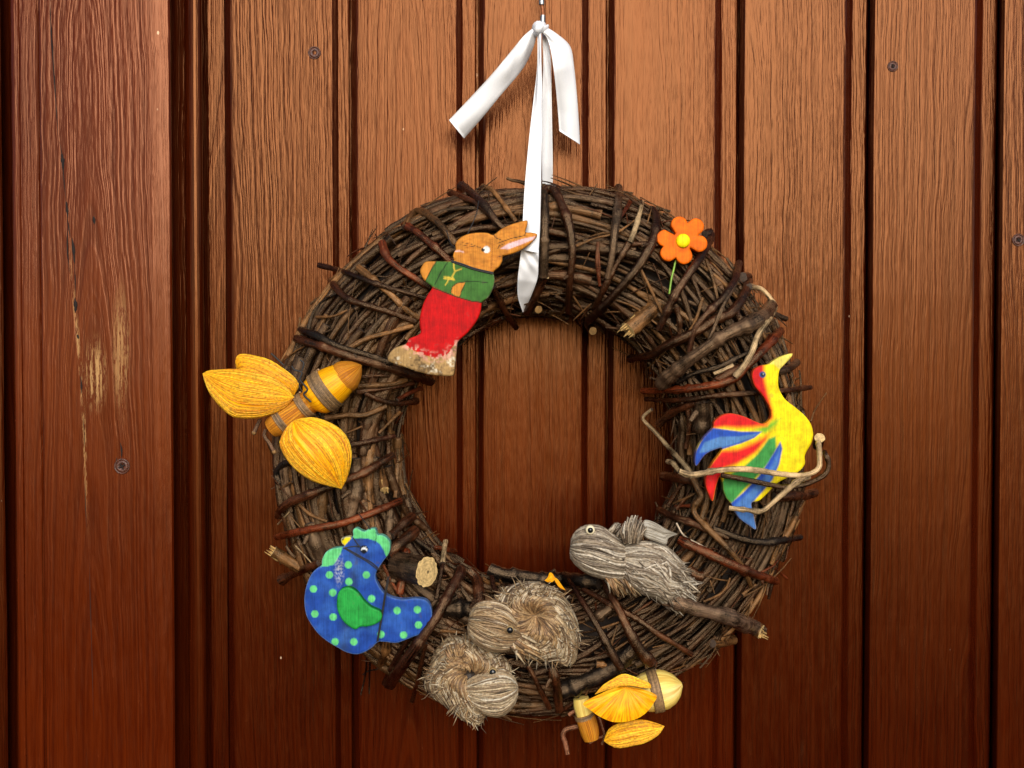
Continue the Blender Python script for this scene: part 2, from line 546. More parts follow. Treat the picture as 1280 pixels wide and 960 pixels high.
def screw(px, py, y, r_px, mat, parent, slot=True):
    c = P(px, py, y)
    r = r_px * S
    mb = MB()
    lathe_y(mb, c, [(r * 1.25, .0004), (r * 1.2, -.0005), (r * 1.02, -.0006), (r * .98, .0006), (r * .95, -.0001), (r * .8, -.0005), (r * .35, -.0004), (r * .3, .0008)], 22)
    o = link('screw', mb.mesh('screw'), mat, parent)
    if slot:
        mb = MB()
        for a in (.5, .5 + math.pi / 2):
            dx, dz = math.cos(a) * r * .5, math.sin(a) * r * .5
            tube(mb, [c + np.array([-dx, -.0003, -dz]), c + np.array([dx, -.0003, dz])], r * .14, 5)
        link('screw_slot', mb.mesh('screw_slot'), [M_CRACK, M_CRACK], o)
    return o


M_SCREW = simple('painted_screw', (.075, .022, .010), .4, metal=.1, bump=.9, bscale=900, var=.5)
screw(152.5, 583, -.0122, 8, M_SCREW, post)
screw(1116, 83, -.0002, 5.5, M_SCREW, boards[5])
screw(1273, 300, -.0002, 6.5, M_SCREW, boards[6])
screw(393, 66, -.0002, 6.5, M_SCREW, boards[0], False)  # a wood knot, modelled with the slotless screw head
# the long crack of the post
for seg, w in (([(62, -20), (63, 20), (65, 55), (68, 100), (70, 130), (73, 175)], 1.0), ([(77, 190), (78.5, 202), (79, 214)], 2.4),
               ([(74, 176), (77, 192), (80, 225), (82.5, 252)], .7), ([(82.5, 250), (84, 262), (85, 272)], 1.7),
               ([(84, 272), (86, 285), (88, 297)], .8), ([(90, 297), (92, 312), (93, 330)], 2.0), ([(84, 285), (84.5, 315), (87, 342)], .9),
               ([(93, 330), (94, 350), (94, 370)], .7), ([(93.5, 372), (94.5, 382), (94, 391)], 2.3), ([(96.5, 418), (97.5, 421), (98, 424)], 1.5),
               ([(101, 470), (101.8, 482), (102, 492)], 1.2), ([(117, 270), (117.6, 276), (118, 280)], 2.0),
               ([(150, 553), (152, 562), (152, 573)], 1.4), ([(146, 572), (145, 582), (147, 592)], 1.2),
               ([(104, 520), (106, 560)], .5), ([(106, 600), (108, 660)], .5), ([(111, 690), (114, 790), (117, 900)], .4)):
    q = cr(seg, 5)
    mb = MB()
    rr = w * S * np.sin(np.linspace(.12, math.pi - .12, len(q))) * RNG.uniform(.6, 1.2, len(q))
    tube(mb, P(q[:, 0], q[:, 1], -.01205), rr, 5, flat=.25)
    link('crack', mb.mesh('crack'), [M_CRACK, M_CRACK], post)

# ------------------------------------------------------------------ the wreath
YM, BD = -.044, .037
CW = P(673, 562, YM)
R0 = np.linalg.norm(P(673 + 249, 562, YM) - CW)
AW = R0 * 82 / 249
wreath = empty('twig_wreath', (float(CW[0]), 0, float(CW[2] - R0 - AW)),
               'round wreath of dark dry twigs hanging on the brown board wall', 'wreath')


def surf_y(px, py, k=1.0):
    """front surface of the twig ring at this pixel"""
    px, py = np.asarray(px, float), np.asarray(py, float)
    y = np.full(px.shape, YM - BD * .7)
    for _ in range(4):
        q = P(px, py, y)
        r = np.hypot(q[..., 0] - CW[0], q[..., 2] - CW[2])
        u = (r - R0) / AW
        y = YM - BD * k * np.sqrt(np.clip(1 - u * u, 0, 1))
    return np.where(np.abs(u) > 1, YM + BD * np.clip((np.abs(u) - 1) * 1.5, 0, .6), y)


PUR, RED, TAN, GRY, PAL, CHA, BRN = (.0125, .0044, .0024), (.050, .0110, .0032), (.105, .046, .0145), (.040, .0225, .0122), (.33, .225, .115), (.0050, .0042, .0038), (.0235, .0082, .0032)
CUTC = (.62, .42, .19)
A_ = ((320, 220), 4.3625); B_ = ((520, 220), 4.3625); C_ = ((720, 220), 4.0); D_ = ((780, 380), 5.335); E_ = ((780, 500), 5.335)
F_ = ((800, 600), 4.173); G_ = ((640, 720), 5.335); H_ = ((440, 660), 4.365); I_ = ((330, 560), 6.0); J_ = ((400, 400), 6.0)
K_ = ((840, 420), 3.69)   # bird
L_ = ((500, 700), 4.365)
# (enlargement, points, start width, end width, colour, pale cut ends 0/1 start/2 end/3 both, lift in mm or absolute depth)
TW = [
    (A_, [(345, 485), (470, 520), (640, 580), (790, 630), (940, 668)], 30, 22, PUR, 1, 3),
    (A_, [(405, 565), (480, 650), (600, 700), (720, 740), (870, 790)], 36, 28, BRN, 0, 1),
    (A_, [(560, 495), (640, 560), (730, 640), (820, 730), (885, 775)], 38, 28, TAN, 0, 0),
    (A_, [(695, 365), (715, 430), (770, 490), (850, 545), (950, 605)], 40, 30, RED, 0, 1),
    (A_, [(805, 262), (880, 310), (960, 380), (1045, 455), (1130, 540)], 40, 32, RED, 0, 1),
    (A_, [(820, 280), (850, 220), (895, 190), (960, 225), (1010, 270), (1090, 375)], 36, 34, TAN, 0, 2),
    (A_, [(285, 860), (310, 760), (370, 680), (450, 640)], 18, 12, CHA, 0, 0),
    (A_, [(500, 940), (600, 890), (720, 860), (860, 820)], 28, 24, TAN, 0, 0),
    (A_, [(225, 885), (360, 930), (520, 985), (800, 1075), (960, 1125)], 44, 50, BRN, 0, 2),
    (A_, [(240, 840), (330, 870), (450, 925), (600, 970), (740, 1020)], 36, 30, CHA, 0, 3),
    (A_, [(330, 770), (420, 765), (500, 730)], 16, 10, TAN, 0, 0),
    (B_, [(245, 45), (320, 110), (390, 190), (440, 250), (485, 285)], 52, 26, PUR, 0, 3),
    (B_, [(190, 90), (260, 125), (330, 160), (420, 225)], 36, 26, BRN, 0, 1),
    (B_, [(370, 55), (420, 80), (470, 140), (550, 250)], 26, 22, TAN, 0, 1),
    (B_, [(700, 110), (704, 250), (702, 400), (697, 560)], 46, 44, GRY, 0, 8),
    (B_, [(700, 545), (660, 630), (600, 740)], 46, 40, BRN, 1, 3),
    (B_, [(700, 85), (720, 62), (760, 80), (800, 160), (840, 280), (850, 400), (838, 560), (825, 745)], 46, 36, BRN, 0, 3),
    (B_, [(420, 610), (480, 720), (545, 825)], 32, 30, BRN, 0, 2),
    (B_, [(250, 890), (350, 830), (470, 765)], 30, 24, BRN, 0, 1),
    (B_, [(990, 370), (1000, 480), (1000, 600)], 12, 12, (.050, .0085, .0026), 0, 2),
    (B_, [(0, 300), (80, 370), (185, 465)], 32, 28, RED, 0, 2),
    (C_, [(210, 58), (206, 180), (192, 290), (180, 400), (160, 510)], 42, 28, GRY, 0, 3),
    (C_, [(335, 130), (318, 190), (295, 260), (265, 330)], 18, 26, PAL, 1, 4),
    (C_, [(268, 325), (215, 420), (150, 550), (85, 670)], 28, 26, BRN, 0, 2),
    (C_, [(375, 165), (395, 190), (393, 260), (375, 330), (320, 430), (240, 530), (160, 620), (60, 725)], 40, 40, PUR, 0, 4),
    (C_, [(645, 300), (680, 298), (640, 380), (570, 480), (500, 580), (460, 660), (420, 765)], 42, 34, PUR, 0, 5),
    (C_, [(815, 440), (790, 530), (740, 610), (690, 660), (600, 760), (565, 880)], 36, 24, PUR, 2, 4),
    (C_, [(830, 505), (862, 510), (855, 570), (820, 640), (770, 690), (700, 715), (600, 780), (470, 840), (380, 890), (260, 912)], 42, 40, BRN, 0, 2),
    (C_, [(800, 540), (740, 640), (690, 760), (660, 835)], 16, 18, GRY, 0, 6),
    (C_, [(635, 610), (590, 740), (540, 805)], 14, 14, TAN, 0, 2),
    (C_, [(975, 650), (950, 690), (880, 735), (800, 770), (700, 825), (620, 880), (560, 920), (480, 985), (420, 1045)], 62, 62, GRY, 0, 6),
    (C_, [(865, 550), (930, 562), (985, 620), (1000, 650), (985, 690), (940, 760), (905, 810), (880, 880), (840, 950), (795, 1005)], 22, 26, PAL, 0, 12),
    (C_, [(1015, 770), (930, 870), (850, 965), (790, 1020), (640, 1055), (480, 1072), (330, 1070)], 42, 32, RED, 0, 6),
    (C_, [(0, 350), (100, 310), (200, 285), (290, 225)], 12, 10, TAN, 0, 3),
    (C_, [(110, 330), (105, 440), (120, 550)], 16, 12, (.050, .0085, .0026), 0, 2),
    (C_, [(285, 105), (250, 160), (220, 215)], 22, 20, RED, 0, 1),
    (C_, [(320, 460), (380, 580), (440, 705)], 14, 12, TAN, 0, 1),
    (C_, [(180, 615), (300, 660), (415, 750)], 11, 9, TAN, 0, 3),
    (C_, [(650, 420), (680, 500), (710, 620)], 14, 12, TAN, 0, 1),
    (C_, [(980, 690), (1050, 718)], 32, 26, GRY, 2, 2),
    (C_, [(250, 350), (330, 345), (440, 350)], 26, 20, BRN, 0, 0),
    (C_, [(500, 660), (515, 740), (520, 800)], 26, 22, BRN, 0, 0),
    (D_, [(140, 632), (300, 640), (470, 630), (640, 605), (870, 590), (1060, 575), (1235, 555)], 34, 34, BRN, 0, 4),
    (D_, [(360, 530), (470, 470), (620, 430), (760, 360), (850, 315)], 30, 26, CHA, 0, 2),
    (D_, [(600, 518), (700, 462), (800, 405)], 52, 46, BRN, 1, 5),
    (D_, [(600, 465), (665, 440), (740, 412)], 22, 30, PAL, 1, 3),
    (D_, [(225, 805), (330, 720), (420, 680), (530, 640)], 48, 40, BRN, 0, 1),
    (D_, [(520, 650), (530, 760), (520, 850)], 105, 100, GRY, 0, -4),
    (D_, [(300, 490), (250, 540), (210, 590)], 60, 40, GRY, 0, 0),
    (D_, [(420, 690), (430, 800), (410, 960)], 32, 28, BRN, 0, 0),
    (E_, [(182, 60), (122, 112), (135, 150), (220, 240), (320, 350), (410, 438), (470, 530)], 22, 34, PAL, 0, 5),
    (E_, [(460, 520), (500, 600), (520, 640), (480, 710), (480, 765), (560, 850), (640, 930), (690, 985), (790, 1110), (850, 1240)], 44, 34, TAN, 0, 5),
    (E_, [(285, 405), (330, 420), (370, 480)], 34, 30, PAL, 1, 3),
    (E_, [(260, 505), (400, 525), (480, 550)], 62, 60, BRN, 0, -1),
    (E_, [(300, 710), (345, 620), (380, 560)], 30, 24, BRN, 0, 1),
    (E_, [(235, 733), (330, 780), (450, 820), (590, 880), (700, 915)], 45, 40, BRN, 1, 3),
    (E_, [(330, 690), (420, 650), (480, 620)], 16, 12, TAN, 0, 2),
    (E_, [(340, 710), (450, 705)], 22, 20, RED, 0, 1),
    (K_, [(30, 625), (90, 640), (200, 620), (320, 615), (380, 620), (500, 637), (600, 642), (655, 628), (680, 605), (682, 560), (674, 490)], 23, 20, PAL, 0, -.1110),
    (K_, [(230, 640), (340, 665), (440, 685), (530, 697), (620, 682), (700, 642), (722, 590), (700, 530)], 22, 20, PUR, 0, -.1085),
    (K_, [(260, 796), (330, 800), (410, 802), (470, 760), (530, 710), (580, 668), (625, 650)], 19, 22, PAL, 0, -.1105),
    (K_, [(470, 745), (600, 738), (658, 722)], 42, 38, BRN, 0, 2),
    (K_, [(640, 395), (660, 340), (712, 262)], 9, 5, TAN, 0, 0),
    (K_, [(470, 165), (540, 145), (575, 120)], 36, 34, GRY, 2, 2),
    (F_, [(385, 262), (520, 310), (640, 325), (760, 305), (835, 292)], 30, 30, CHA, 0, 3),
    (F_, [(205, 315), (330, 375), (480, 440), (600, 490), (705, 528)], 46, 42, RED, 0, 5),
    (F_, [(120, 610), (300, 668), (400, 700), (500, 735), (622, 785)], 62, 86, (.105, .062, .038), 2, 8),
    (F_, [(190, 225), (230, 290), (300, 330), (372, 370)], 8, 6, (.34, .27, .19), 0, 5),
    (F_, [(330, 635), (410, 600), (450, 560), (470, 510)], 12, 10, TAN, 0, 3),
    (F_, [(690, 450), (768, 515)], 14, 12, RED, 0, 1),
    (F_, [(600, 500), (690, 450), (720, 420)], 14, 10, RED, 0, 1),
    (F_, [(850, 110), (790, 230), (720, 350), (685, 440)], 30, 24, TAN, 0, 0),
    (F_, [(540, 590), (600, 545)], 20, 12, TAN, 0, 2),
    (F_, [(190, 150), (260, 80)], 20, 14, BRN, 0, 1),
    (F_, [(380, 850), (430, 848), (485, 832)], 40, 44, TAN, 2, 1),
    (F_, [(250, 470), (330, 515)], 50, 46, BRN, 0, 0),
    (G_, [(480, 90), (620, 160), (740, 230), (860, 310), (960, 380), (1080, 450), (1200, 530)], 34, 36, BRN, 0, 2),
    (G_, [(368, 5), (420, 90), (500, 220), (590, 380), (660, 510), (725, 615)], 30, 52, PUR, 0, 7),
    (G_, [(595, 10), (650, 120), (720, 250), (790, 390), (850, 490), (930, 580)], 34, 72, BRN, 0, 7),
    (G_, [(265, 600), (290, 720), (315, 890)], 52, 54, BRN, 0, 5),
    (G_, [(100, 590), (160, 690), (245, 875)], 28, 34, BRN, 0, 4),
    (G_, [(300, 780), (500, 700), (680, 600), (820, 470)], 110, 95, CHA, 0, -3),
    (G_, [(800, 255), (935, 168)], 20, 14, BRN, 0, 2),
    (G_, [(590, 352), (715, 308)], 18, 14, TAN, 0, 2),
    (G_, [(690, 490), (785, 428)], 18, 14, TAN, 0, 2),
    (G_, [(658, 470), (700, 330)], 14, 12, TAN, 0, 3),
    (G_, [(560, 290), (650, 210)], 60, 60, GRY, 0, 0),
    (G_, [(560, 590), (640, 600)], 36, 28, TAN, 0, 1),
    (G_, [(320, 905), (400, 850), (450, 820)], 28, 20, BRN, 0, 2),
    (L_, [(492, 45), (560, 75), (650, 85), (780, 100), (920, 100), (1080, 125)], 62, 74, CHA, 1, 2),
    (H_, [(585, 225), (590, 250), (540, 340), (470, 480), (380, 600), (290, 730), (200, 850)], 48, 60, PUR, 0, 12),
    (H_, [(350, 18), (270, 80), (190, 145)], 64, 60, BRN, 1, 4),
    (H_, [(295, 110), (285, 220), (262, 360)], 44, 40, RED, 0, 2),
    (H_, [(240, 160), (222, 290)], 40, 36, GRY, 0, 2),
    (H_, [(506, 66), (502, 120), (494, 192)], 26, 28, PAL, 1, 5),
    (H_, [(494, 188), (478, 280), (458, 388)], 22, 20, PUR, 0, 5),
    (H_, [(340, 60), (440, 130), (520, 190), (600, 240)], 25, 25, CHA, 0, 0),
    (H_, [(640, 235), (685, 290), (692, 410)], 54, 56, BRN, 0, 4),
    (H_, [(580, 310), (650, 405)], 25, 22, GRY, 0, 1),
    (H_, [(425, 435), (505, 355)], 20, 16, GRY, 0, 3),
    (H_, [(195, 600), (180, 680), (150, 750)], 42, 40, TAN, 2, 2),
    (H_, [(405, 630), (370, 800), (322, 950)], 24, 24, BRN, 0, 1),
    (H_, [(310, 600), (230, 730), (175, 850)], 30, 28, PUR, 0, 1),
    (H_, [(480, 430), (660, 440), (760, 450)], 80, 80, CHA, 0, -3),
    (H_, [(480, 560), (620, 572)], 16, 14, TAN, 0, 1),
    (H_, [(90, 640), (80, 720), (75, 790), (48, 912)], 12, 8, CHA, 0, 1),
    (H_, [(100, 690), (96, 800), (94, 905)], 10, 8, CHA, 0, 1),
    (H_, [(60, 800), (90, 780), (140, 770)], 10, 8, CHA, 0, 1),
    (H_, [(440, 104), (555, 126)], 22, 24, RED, 2, 0),
    (H_, [(170, 200), (220, 300), (275, 385)], 16, 14, RED, 0, 3),
    (H_, [(760, 270), (785, 360)], 26, 24, PUR, 0, 2),
    (I_, [(962, 55), (860, 120), (760, 180), (640, 235), (500, 295), (380, 335), (260, 375), (150, 440), (112, 510)], 50, 62, BRN, 0, 4),
    (I_, [(1030, 405), (880, 460), (720, 520), (560, 570), (400, 600), (250, 630), (88, 668)], 48, 52, RED, 0, 4),
    (I_, [(1115, 510), (1040, 570), (950, 650)], 66, 66, BRN, 0, 3),
    (I_, [(135, 985), (290, 915), (420, 860)], 62, 60, BRN, 0, 3),
    (I_, [(120, 870), (180, 770), (255, 675)], 14, 12, TAN, 0, 4),
    (I_, [(238, 735), (310, 810), (372, 882)], 9, 8, PAL, 0, 4),
    (I_, [(278, 725), (322, 892)], 9, 8, TAN, 0, 4),
    (I_, [(105, 572), (195, 475)], 12, 10, PAL, 0, 2),
    (I_, [(98, 320), (212, 252)], 18, 18, TAN, 0, 1),
    (I_, [(265, 425), (350, 500), (475, 550)], 24, 22, TAN, 0, 1),
    (I_, [(115, 270), (92, 200), (130, 130), (195, 95)], 48, 44, CHA, 0, 0),
    (I_, [(1010, 120), (1003, 250), (980, 385)], 30, 28, TAN, 0, 1),
    (I_, [(945, 470), (935, 690)], 58, 52, GRY, 0, 1),
    (I_, [(690, 80), (680, 300), (650, 520)], 80, 80, GRY, 0, -3),
    (I_, [(780, 200), (790, 330), (810, 590)], 40, 34, TAN, 0, -1),
    (I_, [(340, 560), (400, 700), (440, 850)], 90, 100, GRY, 0, -3),
    (J_, [(280, 492), (400, 490), (530, 482), (655, 440)], 44, 34, TAN, 0, 1),
    (J_, [(270, 545), (450, 522), (710, 478)], 40, 32, BRN, 0, 0),
    (J_, [(335, 555), (460, 610), (580, 632), (720, 610)], 36, 40, BRN, 0, 3),
    (J_, [(575, 602), (660, 550), (755, 508)], 28, 28, RED, 0, 3),
    (J_, [(40, 735), (200, 720), (330, 720), (490, 650)], 40, 38, TAN, 0, 3),
    (J_, [(220, 935), (380, 910), (560, 868)], 40, 34, PUR, 0, 3),
    (J_, [(310, 430), (525, 408)], 30, 24, BRN, 0, 0),
    (J_, [(600, 690), (520, 770), (440, 850)], 24, 20, TAN, 0, 1),
]
nparts = 0


def bark_cols(base, n):
    k = np.clip(1 + np.cumsum(RNG.normal(0, .10, n)), .6, 1.5)
    return [np.array(base) * v for v in k]


for zone, pts, w0, w1, colr, cut, lift in TW:
    sc = zone[1]
    q = cr(Z(zone[0], sc, pts), 6)
    n = max(8, min(60, int(np.linalg.norm(np.diff(q, axis=0), axis=1).sum() / 3.5)))
    q = resample(q, n)
    kk_ = np.linspace(0, n - 1, max(3, n // 8))
    for ax in (0, 1):
        q[:, ax] += np.interp(np.arange(n), kk_, RNG.normal(0, .8, len(kk_)) * (w0 / sc > 4))
    rad = 1.12 * np.linspace(w0, w1, n) / sc / 2 * S * (D - .085) / D
    rad = rad * (1 + .07 * np.interp(np.arange(n), np.linspace(0, n - 1, 7), RNG.normal(0, 1, 7)))
    if lift < 0 and lift > -1:
        y = np.full(n, lift)
        y[-1] += .004
    else:
        y = surf_y(q[:, 0], q[:, 1]) - (lift + 2.2) * .001 - rad * .6
        for _ in range(3):
            y[1:-1] = (y[:-2] + 2 * y[1:-1] + y[2:]) / 4
    for kk in range(n):      # side knots
        if RNG.random() < .05:
            rad[kk:kk + 2] *= 1.24
    mb = MB()
    cc = (.06, .035, .02)
    cols = bark_cols(np.array(colr) * np.array((1.45, 1.15, 1.0) if colr in (BRN, PUR, RED) else (1.0, 1.0, 1.0)), n)
    tube(mb, P(q[:, 0], q[:, 1], y), rad, 10, rough=.10, cols=cols, capcol=CUTC if cut else cc)
    if cut in (1, 2):      # only one end is freshly cut
        m_ = mb.c[2 if cut == 1 else 1]
        m_[:] = np.array(cc)
    if w0 / sc > 8 and RNG.random() < .6 and n > 8:       # a side twig stub
        kk = int(RNG.integers(2, n - 2))
        c3 = P(q[kk, 0], q[kk, 1], y[kk])
        t3 = P(q[kk + 1, 0], q[kk + 1, 1], y[kk + 1]) - c3
        t3 /= np.linalg.norm(t3)
        side = np.cross(t3, [0, -1, 0]) * RNG.choice([-1, 1]) + np.array([0, -.6, 0])
        side /= np.linalg.norm(side)
        tube(mb, [c3, c3 + (t3 * .5 + side) * rad[kk] * 1.2, c3 + (t3 * .7 + side) * rad[kk] * 1.9], np.array([.55, .4, .3]) * rad[kk], 6, col=colr, capcol=TAN)
    link('twig', mb.mesh('twig'), [M_BARK, M_CUT], wreath)
    nparts += 1
    if colr == (.105, .062, .038):
        YBR = float(y[-1])

# the orange-cut knob, broken logs and sawn stubs
def stub(zone, p0, p1, w, y0, y1, colr, name='branch_stub', sides=16, jag=0.0, capc=(.62, .42, .17)):
    sc = zone[1]
    a, b = Z(zone[0], sc, [p0, p1])
    A3, B3 = P(a[0], a[1], y0), P(b[0], b[1], y1)
    n = 7
    t = np.linspace(0, 1, n)[:, None]
    pts = A3 * (1 - t) + B3 * t
    r = w / sc / 2 * S * .87
    mb = MB()
    tube(mb, pts, r * RNG.uniform(.94, 1.05, n), sides, rough=.07, cols=bark_cols(colr, n), capcol=capc)
    if jag:
        for k in range(22):
            th = RNG.uniform(0, 6.28)
            off = np.array([math.cos(th), -.4 * abs(math.sin(th)) - .2, math.sin(th)]) * r * RNG.uniform(.2, .85)
            e = B3 - A3
            e /= np.linalg.norm(e)
            tube(mb, [B3 + off - e * r * 1.6, B3 + off + e * r * RNG.uniform(.1, jag)], [r * .22, r * .05], 5, col=np.array((.42, .26, .09)) * RNG.uniform(.4, 1.2), capcol=(.45, .3, .1))
    return link(name, mb.mesh(name), [M_BARK, M_CUT], wreath)


stub(H_, (250, 205), (408, 238), 160, -.084, -.1005, GRY, sides=30)
stub(K_, (672, 505), (682, 470), 46, -.092, -.1035, RED)
stub(C_, (415, 640), (262, 770), 92, -.074, -.084, TAN, jag=.9)
stub(B_, (640, 690), (668, 728), 44, -.060, -.070, BRN, capc=(.26, .14, .04))
stub(I_, (270, 900), (70, 775), 92, -.062, -.066, TAN, jag=1.2)
stub(C_, (60, 740), (85, 775), 44, -.046, -.058, BRN, capc=(.26, .14, .04))
stub(I_, (880, 180), (905, 310), 70, -.070, -.078, TAN, jag=.8)
stub(F_, (560, 757), (632, 792), 80, YBR - .001, YBR - .006, TAN, jag=.8)
nparts += 8

# the bundle itself: twigs laid round the ring
def ring_pt(t, phi, rho):
    r = R0 + AW * rho * np.sin(phi)
    y = YM - BD * rho * np.cos(phi)
    return np.stack([CW[0] + r * np.cos(t), y + 0 * t, CW[2] + r * np.sin(t)], -1)


def ring_twig(mb, t0, span, phi, rho, rad, colr, sides=6, n=9, wild=1.0, dphi=0.0):
    t = np.linspace(t0, t0 + span, n)
    ph = phi + np.linspace(-.5, .5, n) * dphi + np.interp(np.arange(n), np.linspace(0, n - 1, 4), RNG.normal(0, .028 * wild, 4))
    rh = rho + np.interp(np.arange(n), np.linspace(0, n - 1, 4), RNG.normal(0, .026 * wild, 4))
    rr = rad * np.linspace(1.0, RNG.uniform(.5, .95), n) * RNG.uniform(.90, 1.1, n)
    if RNG.random() < .5:
        rr[int(RNG.integers(n))] *= 1.35
    tube(mb, ring_pt(t, ph, rh), rr, sides, rough=.12, cols=bark_cols(colr, n), capcol=np.array(colr) * RNG.choice([.6, 1.6, 3.0]), v0=RNG.uniform(0, 5))


PALETTE = [BRN, BRN, PUR, PUR, GRY, GRY, BRN, TAN, (.034, .0135, .0050), (.052, .023, .0082)]


def style(t):
    """local thickness of the bundle's twigs: coarse at the left, fine at the right and bottom right"""
    a = math.degrees(t) % 360
    if 105 < a < 235:
        return (.0016, .0042)
    if 60 < a <= 105:
        return (.0013, .0034)
    if a >= 300 or a <= 60:
        return (.0012, .0025)
    return (.0010, .0026)


free = 292 - nparts
for k in range(free):
    t0 = 2 * math.pi * (k + RNG.random()) / free
    lo, hi = style(t0)
    rad = RNG.uniform(lo, hi) * 1.05
    phi = RNG.uniform(-1.1, 1.1)
    mb = MB()
    c = np.array(PALETTE[int(RNG.integers(len(PALETTE)))]) * RNG.uniform(.5, 1.35)
    ring_twig(mb, t0, RNG.uniform(.45, 1.15), phi, RNG.uniform(.955, 1.015), rad, c, 8, 26, 1.0, RNG.normal(0, .34))
    link('twig', mb.mesh('twig'), [M_BARK, M_CUT], wreath)

mb = MB()
for k in range(720):
    t0 = RNG.uniform(0, 2 * math.pi)
    lo, hi = style(t0)
    phi = RNG.uniform(-math.pi * .62, math.pi * .62) if k < 600 else RNG.uniform(-math.pi, math.pi)
    c = np.array(PALETTE[int(RNG.integers(len(PALETTE)))]) * RNG.uniform(.4, 1.0)
    rad = RNG.uniform(lo, hi) * .8
    ring_twig(mb, t0, RNG.uniform(.4, 1.0), phi, RNG.uniform(.72, .955), rad, c, 6, 14, 1.2, RNG.normal(0, .25))
for k in range(650):        # hair-fine ends and rootlets, some sticking out
    t0 = RNG.uniform(0, 2 * math.pi)
    phi = RNG.uniform(-1.5, 1.6)
    c = np.array([TAN, BRN, RED, TAN][int(RNG.integers(4))]) * RNG.uniform(.5, 1.2)
    n = 6
    t = np.linspace(t0, t0 + RNG.normal(0, .13), n)
    ph = phi + np.linspace(0, RNG.normal(0, .3), n)
    rh = np.linspace(.98, RNG.uniform(.98, 1.16), n)
    tube(mb, ring_pt(t, ph, rh), np.linspace(.0007, .00025, n) * RNG.uniform(.8, 1.3), 4, col=c)
for k in range(110):        # ends that spring away from the bundle's edge
    t0 = RNG.uniform(0, 2 * math.pi)
    sg = RNG.choice([-1, 1, 1])
    n = 8
    t = np.linspace(t0, t0 + RNG.choice([-1, 1]) * RNG.uniform(.10, .28), n)
    ph = sg * RNG.uniform(.9, 1.5) + np.linspace(0, RNG.normal(0, .15), n)
    rh = .95 + np.linspace(0, 1, n) ** 1.6 * RNG.uniform(.03, .17) + RNG.normal(0, .004, n)
    tube(mb, ring_pt(t, ph, rh), np.linspace(.0017, .0008, n) * RNG.uniform(.6, 1.2), 6, cols=bark_cols(PALETTE[int(RNG.integers(len(PALETTE)))], n), capcol=TAN)
link('twig_bundle', mb.mesh('twig_bundle'), [M_BARK, M_CUT], wreath, kind='stuff', label='mass of thin dry twigs filling the ring')

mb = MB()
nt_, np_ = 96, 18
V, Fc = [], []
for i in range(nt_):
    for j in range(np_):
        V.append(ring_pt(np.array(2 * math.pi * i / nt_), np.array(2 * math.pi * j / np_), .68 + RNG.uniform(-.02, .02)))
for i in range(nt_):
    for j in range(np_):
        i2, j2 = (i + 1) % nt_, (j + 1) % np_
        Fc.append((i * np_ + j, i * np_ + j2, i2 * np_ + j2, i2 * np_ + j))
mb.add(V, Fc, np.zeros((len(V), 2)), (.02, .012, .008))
link('dark_core', mb.mesh('dark_core'), [M_CORE, M_CORE], wreath)  # dark torus added inside: blocks the view, blackens gaps between twigs

# ------------------------------------------------------------------ hook and ribbon
hook = empty('wall_hook', tuple(P(677, 30, -.02)), 'small rusty metal hook at the top holding the white ribbon', 'hook')
mb = MB()
h1 = [P(676.5, -22, .004), P(676.5, -22, -.030), P(676.5, -18, -.036), P(676.8, -10, -.039), P(677, 2, -.040), P(677, 6, -.040)]
tube(mb, cr(h1, 5), .0019, 10)
link('hook_shank', mb.mesh('hook_shank'), [M_STEEL, M_STEEL], hook)
mb = MB()
tube(mb, cr([P(677.2, 5, -.040), P(678.2, 12, -.0395), P(678.8, 21, -.0395)], 6), [.0014, .0013, .0012, .0012, .0013, .0014, .0013, .0012, .0012, .0012, .0012, .0013, .0013], 9)
link('hook_wire', mb.mesh('hook_wire'), [M_RUST, M_RUST], hook)
mb = MB()
tube(mb, cr([P(678.6, 20, -.040), P(678.4, 28, -.0405), P(678.2, 33, -.039), P(678.2, 37, -.033), P(678.0, 34, -.027)], 5), .0018, 10)
link('hook_tip', mb.mesh('hook_tip'), [M_STEEL, M_STEEL], hook)

ribbon = empty('ribbon', tuple(P(677, 38, -.04)), 'white satin ribbon knotted on the hook with two loose tails', 'ribbon')
R_ = ((540, 0), 4.0)


